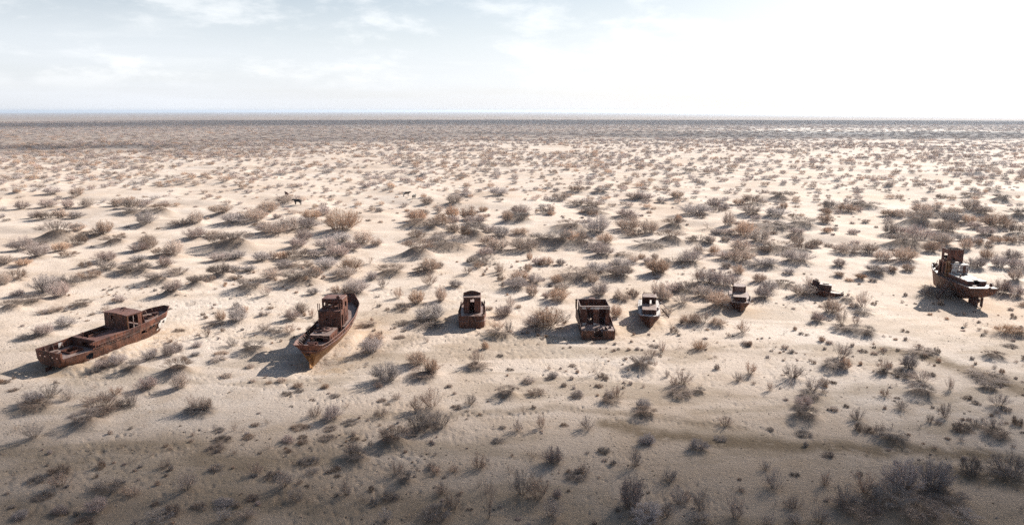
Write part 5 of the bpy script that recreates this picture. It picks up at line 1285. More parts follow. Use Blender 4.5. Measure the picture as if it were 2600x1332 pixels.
for s in IND:
    if len(s['label'].replace('-', '-').split()) > 16: s['label'] = s['label'].split(' ', 1)[1]
    k = s['k']; vi = rs.randrange(NV[k]); rz = rs.uniform(0, 6.28)
    x, y = s['x'], s['y']
    gz = ground_h(x, y) - 0.03
    nm = {'s': 'sapling', 'o': 'grass_tussock'}.get(k, 'shrub')
    sc = (s['W'], s['W'] * rs.uniform(.85, 1.05), s['H'] * 1.05)
    if k in 'dD': sc = (s['W'] * 1.02, s['W'] * .95, s['H'] * 1.0)
    if s['area'] > 900:
        e = bpy.data.objects.new(nm, None); C.objects.link(e)
        e.location = (x, y, gz); e.rotation_euler = (0, 0, rz); e.scale = sc
        for me, pn in zip(VAR[k][vi], ('branches', 'twigs')):
            c = bpy.data.objects.new(pn, me); C.objects.link(c); c.parent = e
    else:
        e = bpy.data.objects.new(nm, JV[k][vi]); C.objects.link(e)
        e.location = (x, y, gz); e.rotation_euler = (0, 0, rz); e.scale = sc
    tag(e, s['label'], {'s': 'sapling', 'o': 'grass'}.get(k, 'shrub'), gname[k])
# ------------------------------------------------------------------ scattered growth as stuff
def gn_scatter(name, pts, scl, rot, vid, sources, kind='stuff'):
    me = bpy.data.meshes.new(name)
    n = len(pts)
    me.vertices.add(n); me.vertices.foreach_set('co', np.asarray(pts, float).ravel())
    a = me.attributes.new('scl', 'FLOAT_VECTOR', 'POINT'); a.data.foreach_set('vector', np.asarray(scl, float).ravel())
    a = me.attributes.new('rot', 'FLOAT_VECTOR', 'POINT'); a.data.foreach_set('vector', np.asarray(rot, float).ravel())
    a = me.attributes.new('vid', 'INT', 'POINT'); a.data.foreach_set('value', np.asarray(vid, np.int32))
    me.update()
    o = bpy.data.objects.new(name, me); C.objects.link(o)
    o['kind'] = kind
    col = bpy.data.collections.new(name + '_sources')
    for i, m in enumerate(sources):
        s = bpy.data.objects.new('%s_source_%02d' % (name, i), m); col.objects.link(s)
    g = bpy.data.node_groups.new(name + '_scatter', 'GeometryNodeTree')
    g.interface.new_socket('Geometry', in_out='INPUT', socket_type='NodeSocketGeometry')
    g.interface.new_socket('Geometry', in_out='OUTPUT', socket_type='NodeSocketGeometry')
    gi = g.nodes.new('NodeGroupInput'); go = g.nodes.new('NodeGroupOutput')
    ci = g.nodes.new('GeometryNodeCollectionInfo'); ci.inputs['Collection'].default_value = col
    ci.inputs['Separate Children'].default_value = True; ci.inputs['Reset Children'].default_value = True
    ip = g.nodes.new('GeometryNodeInstanceOnPoints'); ip.inputs['Pick Instance'].default_value = True

    def attr(nm, ty):
        q = g.nodes.new('GeometryNodeInputNamedAttribute'); q.data_type = ty; q.inputs['Name'].default_value = nm
        return q.outputs['Attribute']
    g.links.new(gi.outputs[0], ip.inputs['Points']); g.links.new(ci.outputs[0], ip.inputs['Instance'])
    g.links.new(attr('vid', 'INT'), ip.inputs['Instance Index'])
    er = g.nodes.new('FunctionNodeEulerToRotation'); g.links.new(attr('rot', 'FLOAT_VECTOR'), er.inputs[0])
    g.links.new(er.outputs[0], ip.inputs['Rotation'])
    g.links.new(attr('scl', 'FLOAT_VECTOR'), ip.inputs['Scale'])
    g.links.new(ip.outputs[0], go.inputs[0])
    md = o.modifiers.new('scatter', 'NODES'); md.node_group = g
    return o


rg = np.random.default_rng(7)
kinds_order = ['w', 's', 't', 'g', 'd', 'o']
src = []; kidx = {}
for k in kinds_order:
    kidx[k] = []
    for m in JV[k]:
        kidx[k].append(len(src)); src.append(m)
kidx['D'] = kidx['d']
# light versions for the distance
LOW = {}
for k in ('t', 'g', 'd'):
    LOW[k] = []
    for i in range(3):
        b_, t_ = grow(900 + i + ord(k), k, 0.22)
        t_[2] *= 3.2; t_[3] *= 3.2
        LOW[k].append(len(src)); src.append(prism_mesh('far_shrub', *t_, MT[k]))
pts, scl, rot, vid = [], [], [], []


def put(x, y, W, Hh, k, z=None, low=False):
    z = ground_h(x, y) - 0.03 if z is None else z
    pts.append((x, y, z)); scl.append((W, W * rg.uniform(.85, 1.1), Hh)); rot.append((0, 0, rg.uniform(0, 6.28)))
    ch = (LOW if low else kidx)[k]
    vid.append(ch[rg.integers(len(ch))])


for s in REST:
    put(s['x'], s['y'], s['W'], s['H'], s['k'])
# small sprigs between the shrubs of the near and middle ground
occ = np.array([(s['x'], s['y'], s['W']) for s in SH])
hulls = np.array([(fx, fy, fr) for fx, fy, fr in FLATS])


def clear_of_hull(x, y, pad=0.55):
    return not np.any(np.hypot(hulls[:, 0] - x, hulls[:, 1] - y) < hulls[:, 2] * pad)


HR = R(38)
cnt = 0
while cnt < 1500:
    r_ = math.sqrt(rg.uniform(40 ** 2, 135 ** 2)); az_ = rg.uniform(-HR, HR)
    x, y = r_ * math.sin(az_), r_ * math.cos(az_)
    dn = float(vnoise(x / 9 + 3, y / 9, 41)) + 0.5 * float(vnoise(x / 3, y / 3, 43))
    if r_ < 70: dn += 0.16 if (x < 0 or r_ < 58) else 0.0
    if dn < rg.uniform(-0.1, 0.55) - 0.1 or not clear_of_hull(x, y): continue
    k = rg.choice(['s', 'w', 'd', 't', 'd', 'g'], p=[.34, .22, .14, .16, .04, .1])
    W = rg.uniform(0.18, 0.6) * (1.5 if rg.uniform() < .1 else 1) * (1 + 0.4 * (r_ > 90))
    put(x, y, W, W * rg.uniform(.35, .95), k)
    cnt += 1
# shrubs beyond those read from the photo: density falls into patches on low dunes
def jgrid(cell, r0, r1):
    m = int(r1 / cell) + 1
    ix, iy = np.meshgrid(np.arange(-m, m + 1), np.arange(0, m + 1))
    x = (ix + .5 * (iy % 2) + rg.uniform(-.42, .42, ix.shape)) * cell
    y = (iy + rg.uniform(-.42, .42, ix.shape)) * cell
    x, y = x.ravel(), y.ravel(); r_ = np.hypot(x, y); a_ = np.arctan2(x, np.maximum(y, .1))
    k = (r_ > r0) & (r_ < r1) & (np.abs(a_) < R(37.5)) & (y > 1)
    return x[k], y[k], r_[k]


for cell, r0, r1 in ((4.8, 104, 760), (11.0, 760, 2300)):
    X, Y, Rr = jgrid(cell, r0, r1)
    PX, PYy = to_px(X, np.maximum(Y, 1), np.zeros_like(X))
    patch = vnoise(X / 30, Y / 24, 51) + 0.6 * vnoise(X / 75, Y / 60, 53)
    prob = 0.47 + 0.95 * patch + 0.22 * sstep(1000, 200, PX) * sstep(500, 400, PYy)
    prob = np.where(PYy > 482, 0.24 + .75 * patch + .32 * (1 - sstep(500, 570, PYy)), prob)
    prob = np.where(Rr > 760, 0.75, prob)
    ok = (rg.uniform(0, 1, len(X)) < prob) & (PYy < 640)
    X, Y, Rr, PYy = X[ok], Y[ok], Rr[ok], PYy[ok]
    Z = base_h(X, Y)
    for x, y, r_, z, py in zip(X, Y, Rr, Z, PYy):
        q, q2 = float(rg.uniform()), float(rg.uniform())
        if cell < 10:
            W = (1.1 + 3.2 * q2 ** 1.6) * (1 + .25 * float(sstep(200, 500, r_)))
            if py > 482: W = 0.9 + 2.8 * q2 ** 1.8
        else:
            W = 4 + 5 * q2 ** 2
        kk = 't' if q < .45 else 'g' if q < .88 else 'd'
        mh = 0.0
        if W > 2.4 and r_ < 520:
            mh = W * rg.uniform(.06, .16)
            add_mound(x, y, W * .5, W * .42, mh)
        put(x, y, W, W * (rg.uniform(.34, .52) if cell < 10 else .22), kk, z=z - 0.05 + mh * .8, low=r_ > 210)
gn_scatter('scrub', pts, scl, rot, vid, src)

# clods, dung and broken twigs lying on the sand
clods = []
for i in range(3):
    import bmesh
    bm = bmesh.new(); bmesh.ops.create_icosphere(bm, subdivisions=1, radius=.5)
    rr = random.Random(i)
    for v in bm.verts: v.co *= rr.uniform(.65, 1.15); v.co.z *= .6
    me = bpy.data.meshes.new('clod'); bm.to_mesh(me); bm.free()
    clods.append(me)
MCL, _t, _b = new_mat('dark_clods_and_dung')
_oi = nd(_t, 'ShaderNodeObjectInfo')
_t.links.new(ramp(_t, _oi.outputs['Random'], [(0, (0.06, 0.042, 0.03)), (0.7, (0.15, 0.105, 0.075)), (1, (0.26, 0.2, 0.15))]), _b.inputs['Base Color'])
_b.inputs['Roughness'].default_value = .95
for m in clods: m.materials.append(MCL)
pts2, scl2, rot2, vid2 = [], [], [], []
tries = 0
while len(pts2) < 9000 and tries < 200000:
    tries += 1
    r_ = math.sqrt(rg.uniform(42 ** 2, 120 ** 2)); az_ = rg.uniform(-HR, HR)
    x, y = r_ * math.sin(az_), r_ * math.cos(az_)
    p = 0.12 + 1.2 * max(0, float(vnoise(x / 7, y / 5, 61)) + .5 * float(vnoise(x / 2.2, y / 1.8, 62)))
    if rg.uniform() > p: continue
    pts2.append((x, y, float(base_h(x, y)) + .0)); q = 0.05 + 0.13 * rg.uniform() ** 2.5
    scl2.append((q * rg.uniform(.8, 1.8), q, q * .8)); rot2.append((0, 0, rg.uniform(0, 6.28))); vid2.append(int(rg.integers(3)))
gn_scatter('ground_litter', pts2, scl2, rot2, vid2, clods)

# ------------------------------------------------------------------ ground sheet
azs = np.concatenate([np.linspace(-180, -48, 34)[:-1], np.linspace(-48, -37, 12)[:-1], np.linspace(-37, 37, 800), np.linspace(37, 48, 12)[1:], np.linspace(48, 180, 34)[1:-1]])
radii = [0.0001]
r_ = 6.0
while r_ < 38: radii.append(r_); r_ += 4
r_ = 38.0
while r_ < 16500:
    radii.append(r_)
    r_ *= 1.0048 if r_ < 400 else (1.0065 if r_ < 900 else 1.03)
radii.append(16500)
radii = np.array(radii)
A_, RR_ = np.meshgrid(np.radians(azs), radii)
GX = RR_ * np.sin(A_); GY = RR_ * np.cos(A_)
GZ = base_h(GX, GY)
LIT = np.zeros_like(GX)
azr = np.radians(azs)
lr = radii
for (mx, my, rx, ry, mh) in MOUNDS:
    rm = math.hypot(mx, my); am = math.atan2(mx, my); ext = 2.4 * max(rx, ry)
    i0, i1 = np.searchsorted(lr, [rm - ext, rm + ext]); j0, j1 = np.searchsorted(azr, [am - ext / rm, am + ext / rm])
    if i1 <= i0 or j1 <= j0: continue
    gx, gy = GX[i0:i1, j0:j1], GY[i0:i1, j0:j1]
    q = np.exp(-((gx - mx) / rx) ** 2 - ((gy - my) / ry) ** 2)
    GZ[i0:i1, j0:j1] += mh * q
for s in SH:
    W = s['W']; rm = math.hypot(s['x'], s['y']); am = math.atan2(s['x'], s['y']); ext = W
    st = dict(D=1.0, d=.7, g=.55, t=.4, w=.35, s=.12, o=.2)[s['k']]
    i0, i1 = np.searchsorted(lr, [rm - ext, rm + ext]); j0, j1 = np.searchsorted(azr, [am - ext / rm, am + ext / rm])
    if i1 <= i0 or j1 <= j0: continue
    gx, gy = GX[i0:i1, j0:j1], GY[i0:i1, j0:j1]
    q = st * np.exp(-(((gx - s['x']) / (W * .5)) ** 2 + ((gy - s['y']) / (W * .5)) ** 2) ** 1.5)
    LIT[i0:i1, j0:j1] = np.maximum(LIT[i0:i1, j0:j1], q)
# hoof and foot prints pressed into the sand
TRAILS = [([(500, 958), (600, 978), (700, 1000), (790, 1018), (900, 1020), (1000, 1030), (1090, 1052)], 4, .9), ([(1140, 1052), (1300, 1056), (1420, 1045), (1520, 1028)], 3, .5),
          ([(1020, 1182), (1200, 1180), (1450, 1166), (1700, 1160)], 2, .3), ([(1180, 975), (1300, 962), (1500, 945), (1660, 934)], 2, .3),
          ([(1570, 873), (1800, 878), (2080, 886), (2340, 887), (2480, 880), (2600, 872)], 2, .4), ([(2170, 1026), (2400, 1022), (2560, 1016)], 2, .3),
          ([(2200, 1062), (2360, 1064)], 2, .3), ([(1430, 1298), (1580, 1290)], 1, .1), ([(250, 1102), (420, 1098), (560, 1076)], 2, .2), ([(1560, 1058), (1700, 1064), (1900, 1078), (2100, 1112)], 3, .8)]
pits = []
for pl, ntr, wdt in TRAILS:
    P2 = [at_ground(*p) for p in pl]
    for tr in range(ntr):
        off = rg.normal(0, wdt)
        for (ax, ay), (bx, by) in zip(P2[:-1], P2[1:]):
            Ls = math.hypot(bx - ax, by - ay); n_ = int(Ls / .55)
            for q in range(n_):
                if rg.uniform() < .35: continue
                f = q / n_
                pits.append((ax + (bx - ax) * f + rg.normal(0, .07), ay + (by - ay) * f + off + .12 * (-1) ** q + rg.normal(0, .08), rg.uniform(.10, .17), rg.uniform(.06, .14)))
tries = 0
while len(pits) < 5200 and tries < 120000:
    tries += 1
    q = math.sqrt(rg.uniform(42 ** 2, 118 ** 2)); az_ = rg.uniform(-HR, HR)
    x, y = q * math.sin(az_), q * math.cos(az_)
    if rg.uniform() * .5 > float(vnoise(x / 12 + 9, y / 7, 71)) + .6 * float(vnoise(x / 4, y / 2.5, 72)) + .06: continue
    pits.append((x, y, rg.uniform(.12, .24), rg.uniform(.05, .12)))
for (mx, my, pr2, pd) in pits:
    rm = math.hypot(mx, my); am = math.atan2(mx, my); ext = 2.2 * pr2
    i0, i1 = np.searchsorted(lr, [rm - ext, rm + ext]); j0, j1 = np.searchsorted(azr, [am - ext / rm, am + ext / rm])
    if i1 <= i0 or j1 <= j0: continue
    d2 = ((GX[i0:i1, j0:j1] - mx) ** 2 + (GY[i0:i1, j0:j1] - my) ** 2) / pr2 ** 2
    GZ[i0:i1, j0:j1] += pd * (-np.exp(-d2) + .12 * np.exp(-(d2 - 2.6) ** 2))
TRK = np.zeros_like(GX); STN = np.zeros_like(GX)


def paint(arr, x, y, rad, val):
    rm = math.hypot(x, y); am = math.atan2(x, y); ext = rad * 1.8
    i0, i1 = np.searchsorted(lr, [rm - ext, rm + ext]); j0, j1 = np.searchsorted(azr, [am - ext / rm, am + ext / rm])
    if i1 <= i0 or j1 <= j0: return
    q = val * np.exp(-(((GX[i0:i1, j0:j1] - x) ** 2 + (GY[i0:i1, j0:j1] - y) ** 2) / rad ** 2) ** 1.5)
    arr[i0:i1, j0:j1] = np.maximum(arr[i0:i1, j0:j1], q)


for pl, wd, vl in (([(2255, 888), (2350, 908), (2440, 935), (2530, 968), (2620, 1000)], 1.5, .9), ([(1540, 1075), (1700, 1108), (1900, 1126), (2100, 1134), (2300, 1142), (2500, 1156), (2640, 1180)], 1.2, .9),
                   ([(1150, 1052), (1420, 1035), (1560, 1048), (1700, 1062), (1900, 1090)], .7, .5), ([(2340, 1190), (2500, 1215), (2640, 1240)], 1.2, .8), ([(0, 1150), (200, 1160), (420, 1120), (620, 1180), (900, 1110)], 1.8, .45),
                   ([(950, 905), (1000, 880), (1060, 850)], 1.6, .5), ([(1040, 1290), (700, 1270), (300, 1300), (0, 1290)], 1.6, .5), ([(1560, 895), (1780, 885), (2000, 900)], .8, .3)):
    P2 = [at_ground(*p) for p in pl]
    for (ax, ay), (bx, by) in zip(P2[:-1], P2[1:]):
        n_ = int(math.hypot(bx - ax, by - ay) / (wd * .5)) + 1
        for q in range(n_): paint(TRK, ax + (bx - ax) * q / n_, ay + (by - ay) * q / n_ + .3 * wd * math.sin(q * .7), wd * rg.uniform(.7, 1.25), vl)
for fx, fy, fr in FLATS: paint(STN, fx + .8, fy - .5, fr * .75, .75)
for (x0_, y0_, x1_, y1_) in ((-19.8, 77, -18, 90), (-47.5, 78, -42, 92)):
    for q in range(8): paint(STN, x0_ + (x1_ - x0_) * q / 7, y0_ + (y1_ - y0_) * q / 7, 2.6, .9)
nr, na = GX.shape
V = np.stack([GX, GY, GZ], -1).reshape(-1, 3)
i_, j_ = np.meshgrid(np.arange(nr - 1), np.arange(na), indexing='ij')
jn = (j_ + 1) % na
Fq = np.stack([i_ * na + j_, i_ * na + jn, (i_ + 1) * na + jn, (i_ + 1) * na + j_], -1).reshape(-1, 4)[:, ::-1]
me = bpy.data.meshes.new('ground')
me.vertices.add(len(V)); me.vertices.foreach_set('co', V.ravel())
nf = len(Fq)
me.loops.add(nf * 4); me.loops.foreach_set('vertex_index', Fq.ravel().astype(np.int32))
me.polygons.add(nf)
me.polygons.foreach_set('loop_start', (np.arange(nf) * 4).astype(np.int32))
me.polygons.foreach_set('loop_total', np.full(nf, 4, np.int32))
me.polygons.foreach_set('use_smooth', np.ones(nf, bool))
me.update(calc_edges=True)
for nm_a, ar in (('litter', LIT), ('trodden', TRK), ('rust_stain', STN)):
    a = me.attributes.new(nm_a, 'FLOAT', 'POINT'); a.data.foreach_set('value', ar.ravel())
MG, t, b = new_mat('desert_sand')
geo = nd(t, 'ShaderNodeNewGeometry'); P_ = geo.outputs['Position']
ln_ = nd(t, 'ShaderNodeVectorMath', operation='LENGTH'); t.links.new(P_, ln_.inputs[0]); dist = ln_.outputs['Value']
sp = nd(t, 'ShaderNodeSeparateXYZ'); t.links.new(P_, sp.inputs[0])
nl = noise(t, P_, 0.035, 4, 0.55)
nm_ = noise(t, P_, 0.25, 5, 0.6)
nf_ = noise(t, P_, 2.2, 5, 0.65)
c = ramp(t, nl, [(0.3, (0.53, 0.42, 0.335)), (0.5, (0.60, 0.50, 0.42)), (0.7, (0.64, 0.555, 0.485))])
c = mixc(t, mth(t, 'MULTIPLY', smooth(t, nm_, .46, .66), .38), c, (0.42, 0.32, 0.235, 1))
c = mixc(t, mth(t, 'MULTIPLY', smooth(t, nf_, .5, .72), .30), c, (0.36, 0.27, 0.20, 1))
# foreground shade painted into the sand colour, browner near the camera
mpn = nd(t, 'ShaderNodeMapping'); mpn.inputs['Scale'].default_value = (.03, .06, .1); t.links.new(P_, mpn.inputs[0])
fore_shade = mth(t, 'SUBTRACT', 1.0, smooth(t, mth(t, 'MULTIPLY_ADD', noise(t, mpn.outputs[0], 1.0, 5, .65), 50.0, sp.outputs[1]), 66, 104))
c = mixc(t, mth(t, 'MULTIPLY', fore_shade, .7), c, (0.38, 0.265, 0.17, 1))
# trampled, crusted brown patches
mpp = nd(t, 'ShaderNodeMapping'); mpp.inputs['Scale'].default_value = (.05, .13, .1); mpp.inputs['Location'].default_value = (3.2, 1.7, 0); t.links.new(P_, mpp.inputs[0])
crust = smooth(t, noise(t, mpp.outputs[0], 1.0, 4, .6, .4), .47, .60)
crust = mth(t, 'MULTIPLY', crust, mth(t, 'SUBTRACT', 1, smooth(t, dist, 95, 130)))
c = mixc(t, mth(t, 'MULTIPLY', crust, .45), c, (0.25, 0.185, 0.12, 1))
tk = nd(t, 'ShaderNodeAttribute', attribute_name='trodden'); st_ = nd(t, 'ShaderNodeAttribute', attribute_name='rust_stain')
nst = noise(t, P_, .9, 5, .7)
c = mixc(t, mth(t, 'MULTIPLY', tk.outputs['Fac'], smooth(t, nst, .24, .50), clamp=True), c, (0.19, 0.135, 0.085, 1))
c = mixc(t, mth(t, 'MULTIPLY', st_.outputs['Fac'], mth(t, 'MULTIPLY', smooth(t, nst, .30, .66), .55), clamp=True), c, (0.50, 0.33, 0.19, 1))
# fine litter specks
vo = nd(t, 'ShaderNodeTexVoronoi', i_Scale=2.6); t.links.new(P_, vo.inputs['Vector'])
spk = mth(t, 'MULTIPLY', mth(t, 'LESS_THAN', vo.outputs['Distance'], .17), smooth(t, noise(t, P_, .33, 4, .65), .46, .60))
vcol = nd(t, 'ShaderNodeSeparateColor'); t.links.new(vo.outputs['Color'], vcol.inputs[0])
spk = mth(t, 'MULTIPLY', spk, mth(t, 'GREATER_THAN', vcol.outputs[0], .45))
c = mixc(t, mth(t, 'MULTIPLY', spk, .7), c, (0.14, 0.10, 0.07, 1))
# shrub litter
la_ = nd(t, 'ShaderNodeAttribute', attribute_name='litter')
lm = mth(t, 'MULTIPLY', la_.outputs['Fac'], mth(t, 'MULTIPLY_ADD', nf_, 1.3, .3), clamp=True)
c = mixc(t, mth(t, 'MULTIPLY', lm, .85), c, (0.15, 0.105, 0.078, 1))
# unresolved scrub far off: the ground is a weave of shrub and sand
mpf = nd(t, 'ShaderNodeMapping'); mpf.inputs['Scale'].default_value = (.006, .0022, .01); t.links.new(P_, mpf.inputs[0])
nfar = noise(t, mpf.outputs[0], 1.0, 5, .62)
nfs = noise(t, P_, .11, 4, .7)
veg = mth(t, 'MULTIPLY', smooth(t, mth(t, 'MULTIPLY_ADD', sp.outputs[0], -0.45, dist), 600, 860), mth(t, 'MULTIPLY_ADD', smooth(t, nfs, .36, .60), .45, .50))
c = mixc(t, veg, c, ramp(t, nfar, [(.35, (0.155, 0.118, 0.10)), (.5, (0.20, 0.155, 0.13)), (.66, (0.25, 0.20, 0.165))]))
# salt pans to the right in the distance
ex = mth(t, 'DIVIDE', mth(t, 'SUBTRACT', sp.outputs[0], 520), 330); ey = mth(t, 'DIVIDE', mth(t, 'SUBTRACT', sp.outputs[1], 1080), 260)
pan = mth(t, 'SUBTRACT', 1.0, mth(t, 'SQRT', mth(t, 'ADD', mth(t, 'MULTIPLY', ex, ex), mth(t, 'MULTIPLY', ey, ey))))
mps = nd(t, 'ShaderNodeMapping'); mps.inputs['Scale'].default_value = (.012, .006, .01); t.links.new(P_, mps.inputs[0])
pan = smooth(t, mth(t, 'MULTIPLY_ADD', noise(t, mps.outputs[0], 1.0, 5, .7), 2.2, mth(t, 'MULTIPLY_ADD', pan, .9, -1.35)), .0, .12)
c = mixc(t, mth(t, 'MULTIPLY', pan, .85), c, (0.66, 0.60, 0.53, 1))
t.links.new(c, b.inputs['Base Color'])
b.inputs['Roughness'].default_value = .95
b.inputs['Specular IOR Level'].default_value = .15
# relief: ripples, hoof prints
near = mth(t, 'SUBTRACT', 1, smooth(t, dist, 140, 320))
vp = nd(t, 'ShaderNodeTexVoronoi', i_Scale=2.1, feature='SMOOTH_F1'); vp.inputs['Smoothness'].default_value = .25
mpv = nd(t, 'ShaderNodeMapping'); mpv.inputs['Scale'].default_value = (1, 1.25, 1); t.links.new(P_, mpv.inputs[0]); t.links.new(mpv.outputs[0], vp.inputs['Vector'])
pit = mth(t, 'SUBTRACT', smooth(t, vp.outputs['Distance'], .10, .30), 1.0)
mpt = nd(t, 'ShaderNodeMapping'); mpt.inputs['Scale'].default_value = (.09, .2, .1); t.links.new(P_, mpt.inputs[0])
tram = smooth(t, noise(t, mpt.outputs[0], 1.0, 5, .65), .40, .62)
hgt = mth(t, 'ADD', mth(t, 'MULTIPLY', pit, mth(t, 'MULTIPLY_ADD', tram, .05, .004)), mth(t, 'MULTIPLY', nf_, .10))
hgt = mth(t, 'MULTIPLY_ADD', noise(t, P_, 7.0, 3, .6), .025, hgt)
wv = nd(t, 'ShaderNodeTexWave', i_Scale=.9, i_Distortion=14.0, i_Detail=3.0, wave_type='BANDS', bands_direction='Y'); t.links.new(P_, wv.inputs['Vector'])
hgt = mth(t, 'MULTIPLY_ADD', wv.outputs['Fac'], mth(t, 'MULTIPLY_ADD', tram, -.012, .012), hgt)
bp = nd(t, 'ShaderNodeBump', i_Distance=1.0)
t.links.new(mth(t, 'MULTIPLY', near, .85), bp.inputs['Strength']); t.links.new(hgt, bp.inputs['Height'])
t.links.new(bp.outputs[0], b.inputs['Normal'])
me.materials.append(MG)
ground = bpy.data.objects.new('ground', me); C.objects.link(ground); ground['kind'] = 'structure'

# ------------------------------------------------------------------ cows
MCOW = {}
for nm_c, colr in (('black', (0.020, 0.014, 0.012)), ('brown', (0.09, 0.028, 0.016)), ('pied', (0.05, 0.04, 0.035))):
    m_, t_c, b_c = new_mat('cow_hide_' + nm_c)
    o_c = nd(t_c, 'ShaderNodeTexCoord').outputs['Object']
    cc = mixc(t_c, smooth(t_c, noise(t_c, o_c, 3.0, 3, .6), .45, .7), colr, tuple(v * 1.8 for v in colr) + (1,))
    if nm_c == 'pied': cc = mixc(t_c, smooth(t_c, noise(t_c, o_c, 1.3, 2, .4), .52, .56), cc, (.55, .52, .48, 1))
    t_c.links.new(cc, b_c.inputs['Base Color']); b_c.inputs['Roughness'].default_value = .7
    MCOW[nm_c] = m_


def cow(label, px, py, rz, mat, s=1.1):
    x, y = at_ground(px, py); z = ground_h(x, y)
    e = empty('cow', (x, y, z), rz); e.scale = (s, s, s)
    tag(e, label, 'cow', 'cows grazing among the bushes')
    V_ = [(0, 0, 1.02), (.42, 0, 1.04), (.78, 0, 1.12), (1.05, 0, 1.26), (1.28, 0, 1.30), (1.60, 0, 1.10), (-.40, 0, 1.04), (-.66, 0, 1.10), (-.80, 0, 1.14)]
    rad = [(.33, .37), (.31, .36), (.24, .30), (.15, .20), (.14, .16), (.085, .09), (.31, .35), (.22, .27), (.10, .12)]
    Ed = [(0, 1), (1, 2), (2, 3), (3, 4), (4, 5), (0, 6), (6, 7), (7, 8)]

    def chain(root, pts, rr):
        k = root
        for p, q in zip(pts, rr):
            V_.append(p); rad.append((q, q)); Ed.append((k, len(V_) - 1)); k = len(V_) - 1
    for sy in (1, -1):
        chain(2, [(.66, .17 * sy, .78), (.64, .17 * sy, .42), (.66, .17 * sy, .08), (.71, .17 * sy, .03)], [.15, .09, .06, .06])
        chain(7, [(-.66, .17 * sy, .82), (-.52, .18 * sy, .60), (-.74, .18 * sy, .40), (-.70, .18 * sy, .06), (-.64, .18 * sy, .03)], [.18, .12, .07, .055, .06])
        chain(4, [(1.22, .2 * sy, 1.36)], [.05])
    me_ = bpy.data.meshes.new('cow_body'); me_.from_pydata(V_, Ed, [])
    o = bpy.data.objects.new('body', me_); C.objects.link(o); o.parent = e
    sk = o.modifiers.new('skin', 'SKIN'); sk.use_smooth_shade = True
    sv = me_.skin_vertices[0].data
    for i, q in enumerate(rad): sv[i].radius = q
    sv[0].use_root = True
    o.modifiers.new('sub', 'SUBSURF').levels = 1
    me_.materials.append(MCOW[mat])
    for sy in (1, -1):
        MB().tube([(1.24, .07 * sy, 1.42), (1.22, .2 * sy, 1.5), (1.28, .24 * sy, 1.62)], .028, 6, r2=.008).build('horn', MR['deck'], e)
    MB().tube([(-.80, 0, 1.2), (-.93, 0, 1.15), (-.97, 0, .9), (-.95, 0, .5)], .03, 6, r2=.05).build('tail', MCOW[mat], e)
    MB().tube([(-.28, 0, .74), (-.3, 0, .62)], .13, 8, r2=.09).build('udder', MCOW[mat], e)
    return e


cow('black cow standing side-on on open sand, head to the left', 757, 521, math.pi - .2, 'black', 1.25)
cow('reddish-brown cow turned away beside a bush, upper left of the black cow', 728, 499, 2.2, 'brown', 1.1)
cow('dark pied cow half hidden behind a bush, left of its all-black neighbour', 1031, 499, 0.4, 'pied', 1.15)
cow('black cow seen end-on among bushes near the middle of the plain', 1051, 505, 1.2, 'black', 1.0)

# pale stones
for i, (px, py, q, lab) in enumerate(((1567, 812, .28, 'pale stone at the shadow edge left of the white-decked boat'), (1411, 866, .26, 'pale stone in the shadow left of the roofless wreck'),
                                      (2350, 607, .5, 'pale block lying among bushes above the tall right-hand wreck'), (2444, 833, .38, 'dark lump on the sand right of centre below the tall right-hand wreck'))):
    x, y = at_ground(px, py)
    bm = bmesh.new(); bmesh.ops.create_icosphere(bm, subdivisions=2, radius=.5)
    rr = random.Random(40 + i)
    for v in bm.verts: v.co *= rr.uniform(.75, 1.1)
    me_ = bpy.data.meshes.new('stone'); bm.to_mesh(me_); bm.free()
    ms, ts_, bs_ = new_mat('stone_pale' if i < 3 else 'stone_dark')
    ts_.links.new(ramp(ts_, noise(ts_, None, 6, 3), [(.3, (.5, .47, .43) if i < 3 else (.06, .045, .04)), (.7, (.68, .66, .62) if i < 3 else (.13, .1, .08))]), bs_.inputs['Base Color'])
    me_.materials.append(ms)
    o = bpy.data.objects.new('stone', me_); C.objects.link(o)
    o.location = (x, y, ground_h(x, y) + q * .2); o.scale = (q * 1.3, q, q * .8)
    tag(o, lab, 'stone')

# ------------------------------------------------------------------ unseen clouds that shade the plain, and the air
MCLD = bpy.data.materials.new('unseen_cloud_body'); MCLD.use_nodes = True
tcl = MCLD.node_tree; tcl.nodes.clear()
vo_ = nd(tcl, 'ShaderNodeVolumePrincipled', i_Density=0.2, i_Anisotropy=.6); vo_.inputs['Color'].default_value = (1, 1, 1, 1)
oo = nd(tcl, 'ShaderNodeOutputMaterial'); tcl.links.new(vo_.outputs[0], oo.inputs['Volume'])


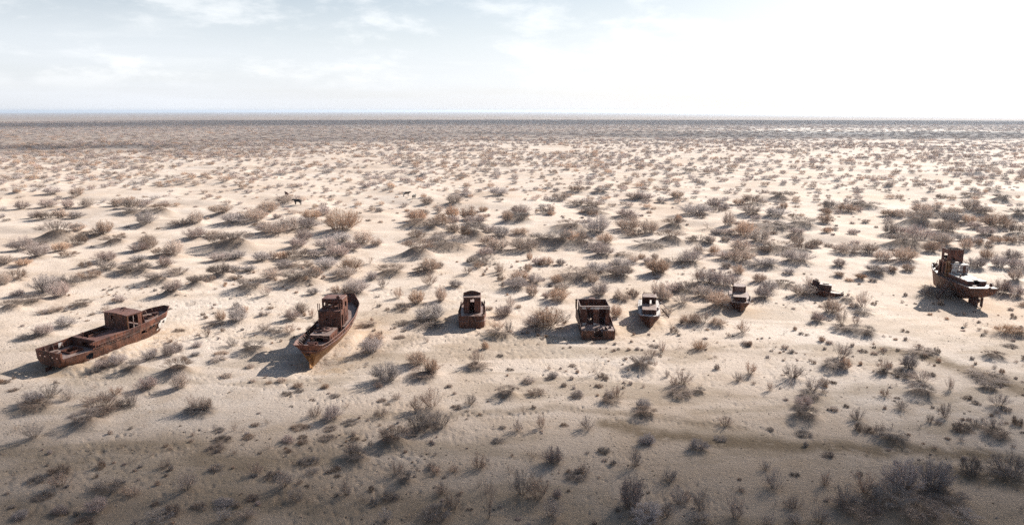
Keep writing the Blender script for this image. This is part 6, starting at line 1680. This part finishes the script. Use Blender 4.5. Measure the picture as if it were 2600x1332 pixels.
def unseen_cloud(sx, sy, alt, x0, x1, y0, y1, edge, thick, seed, wob=.35):
    """cloud placed out of view so that its shadow falls on x0..x1, y0..y1 of the plain"""
    k = alt / math.tan(SUN_EL)
    ox, oy = k * math.sin(SUN_AZ), k * math.cos(SUN_AZ)
    nx, ny = 70, 50
    xs = np.linspace(x0, x1, nx); ys = np.linspace(y0, y1, ny)
    XX, YY = np.meshgrid(xs, ys)
    ew, eh = edge
    n1_ = vnoise(XX / (ew * 1.7), YY / (eh * 1.7), seed) + .5 * vnoise(XX / (ew * .6), YY / (eh * .6), seed + 1)
    d = np.minimum(np.minimum(XX - x0, x1 - XX) / ew, np.minimum(YY - y0, y1 - YY) / eh)
    d = d + wob * 2 * n1_ * np.minimum(1, d * 2)
    T = thick * sstep(0, 1, d) * (1 + .5 * n1_)
    T = np.maximum(T, 0)
    T[0, :] = T[-1, :] = 0; T[:, 0] = T[:, -1] = 0
    top = np.stack([XX + ox, YY + oy, alt + T * .7 + .15], -1).reshape(-1, 3)
    bot = np.stack([XX + ox, YY + oy, alt - T * .3 - .15], -1).reshape(-1, 3)
    F = []
    idx = lambda i, j, b: (i * nx + j) + b * nx * ny
    for i in range(ny - 1):
        for j in range(nx - 1):
            F.append((idx(i, j, 0), idx(i, j + 1, 0), idx(i + 1, j + 1, 0), idx(i + 1, j, 0)))
            F.append((idx(i, j, 1), idx(i + 1, j, 1), idx(i + 1, j + 1, 1), idx(i, j + 1, 1)))
    for i in range(ny - 1):
        F.append((idx(i, 0, 0), idx(i + 1, 0, 0), idx(i + 1, 0, 1), idx(i, 0, 1)))
        F.append((idx(i, nx - 1, 0), idx(i, nx - 1, 1), idx(i + 1, nx - 1, 1), idx(i + 1, nx - 1, 0)))
    for j in range(nx - 1):
        F.append((idx(0, j, 0), idx(0, j, 1), idx(0, j + 1, 1), idx(0, j + 1, 0)))
        F.append((idx(ny - 1, j, 0), idx(ny - 1, j + 1, 0), idx(ny - 1, j + 1, 1), idx(ny - 1, j, 1)))
    me_ = bpy.data.meshes.new('unseen_cloud'); me_.from_pydata([tuple(v) for v in np.concatenate([top, bot])], [], F); me_.update()
    me_.polygons.foreach_set('use_smooth', [True] * len(me_.polygons))
    me_.materials.append(MCLD)
    o = bpy.data.objects.new('unseen_cloud', me_); C.objects.link(o); o['kind'] = 'structure'
    return o


for c_ in UNSEEN_CLOUDS: unseen_cloud(0, 0, *c_)
if HAZE > 0:
    bm = bmesh.new(); bmesh.ops.create_cube(bm, size=1)
    me_ = bpy.data.meshes.new('haze'); bm.to_mesh(me_); bm.free()
    hz_o = bpy.data.objects.new('haze', me_); C.objects.link(hz_o)
    hz_o.scale = (34000, 34000, 34 + 150); hz_o.location = (0, 0, 34 - (34 + 150) / 2)
    hz_o['kind'] = 'stuff'
    MH = bpy.data.materials.new('haze_air'); MH.use_nodes = True; th = MH.node_tree; th.nodes.clear()
    vh = nd(th, 'ShaderNodeVolumePrincipled', i_Density=HAZE, i_Anisotropy=.35); vh.inputs['Color'].default_value = HAZEC
    oh = nd(th, 'ShaderNodeOutputMaterial'); th.links.new(vh.outputs[0], oh.inputs['Volume'])
    me_.materials.append(MH)
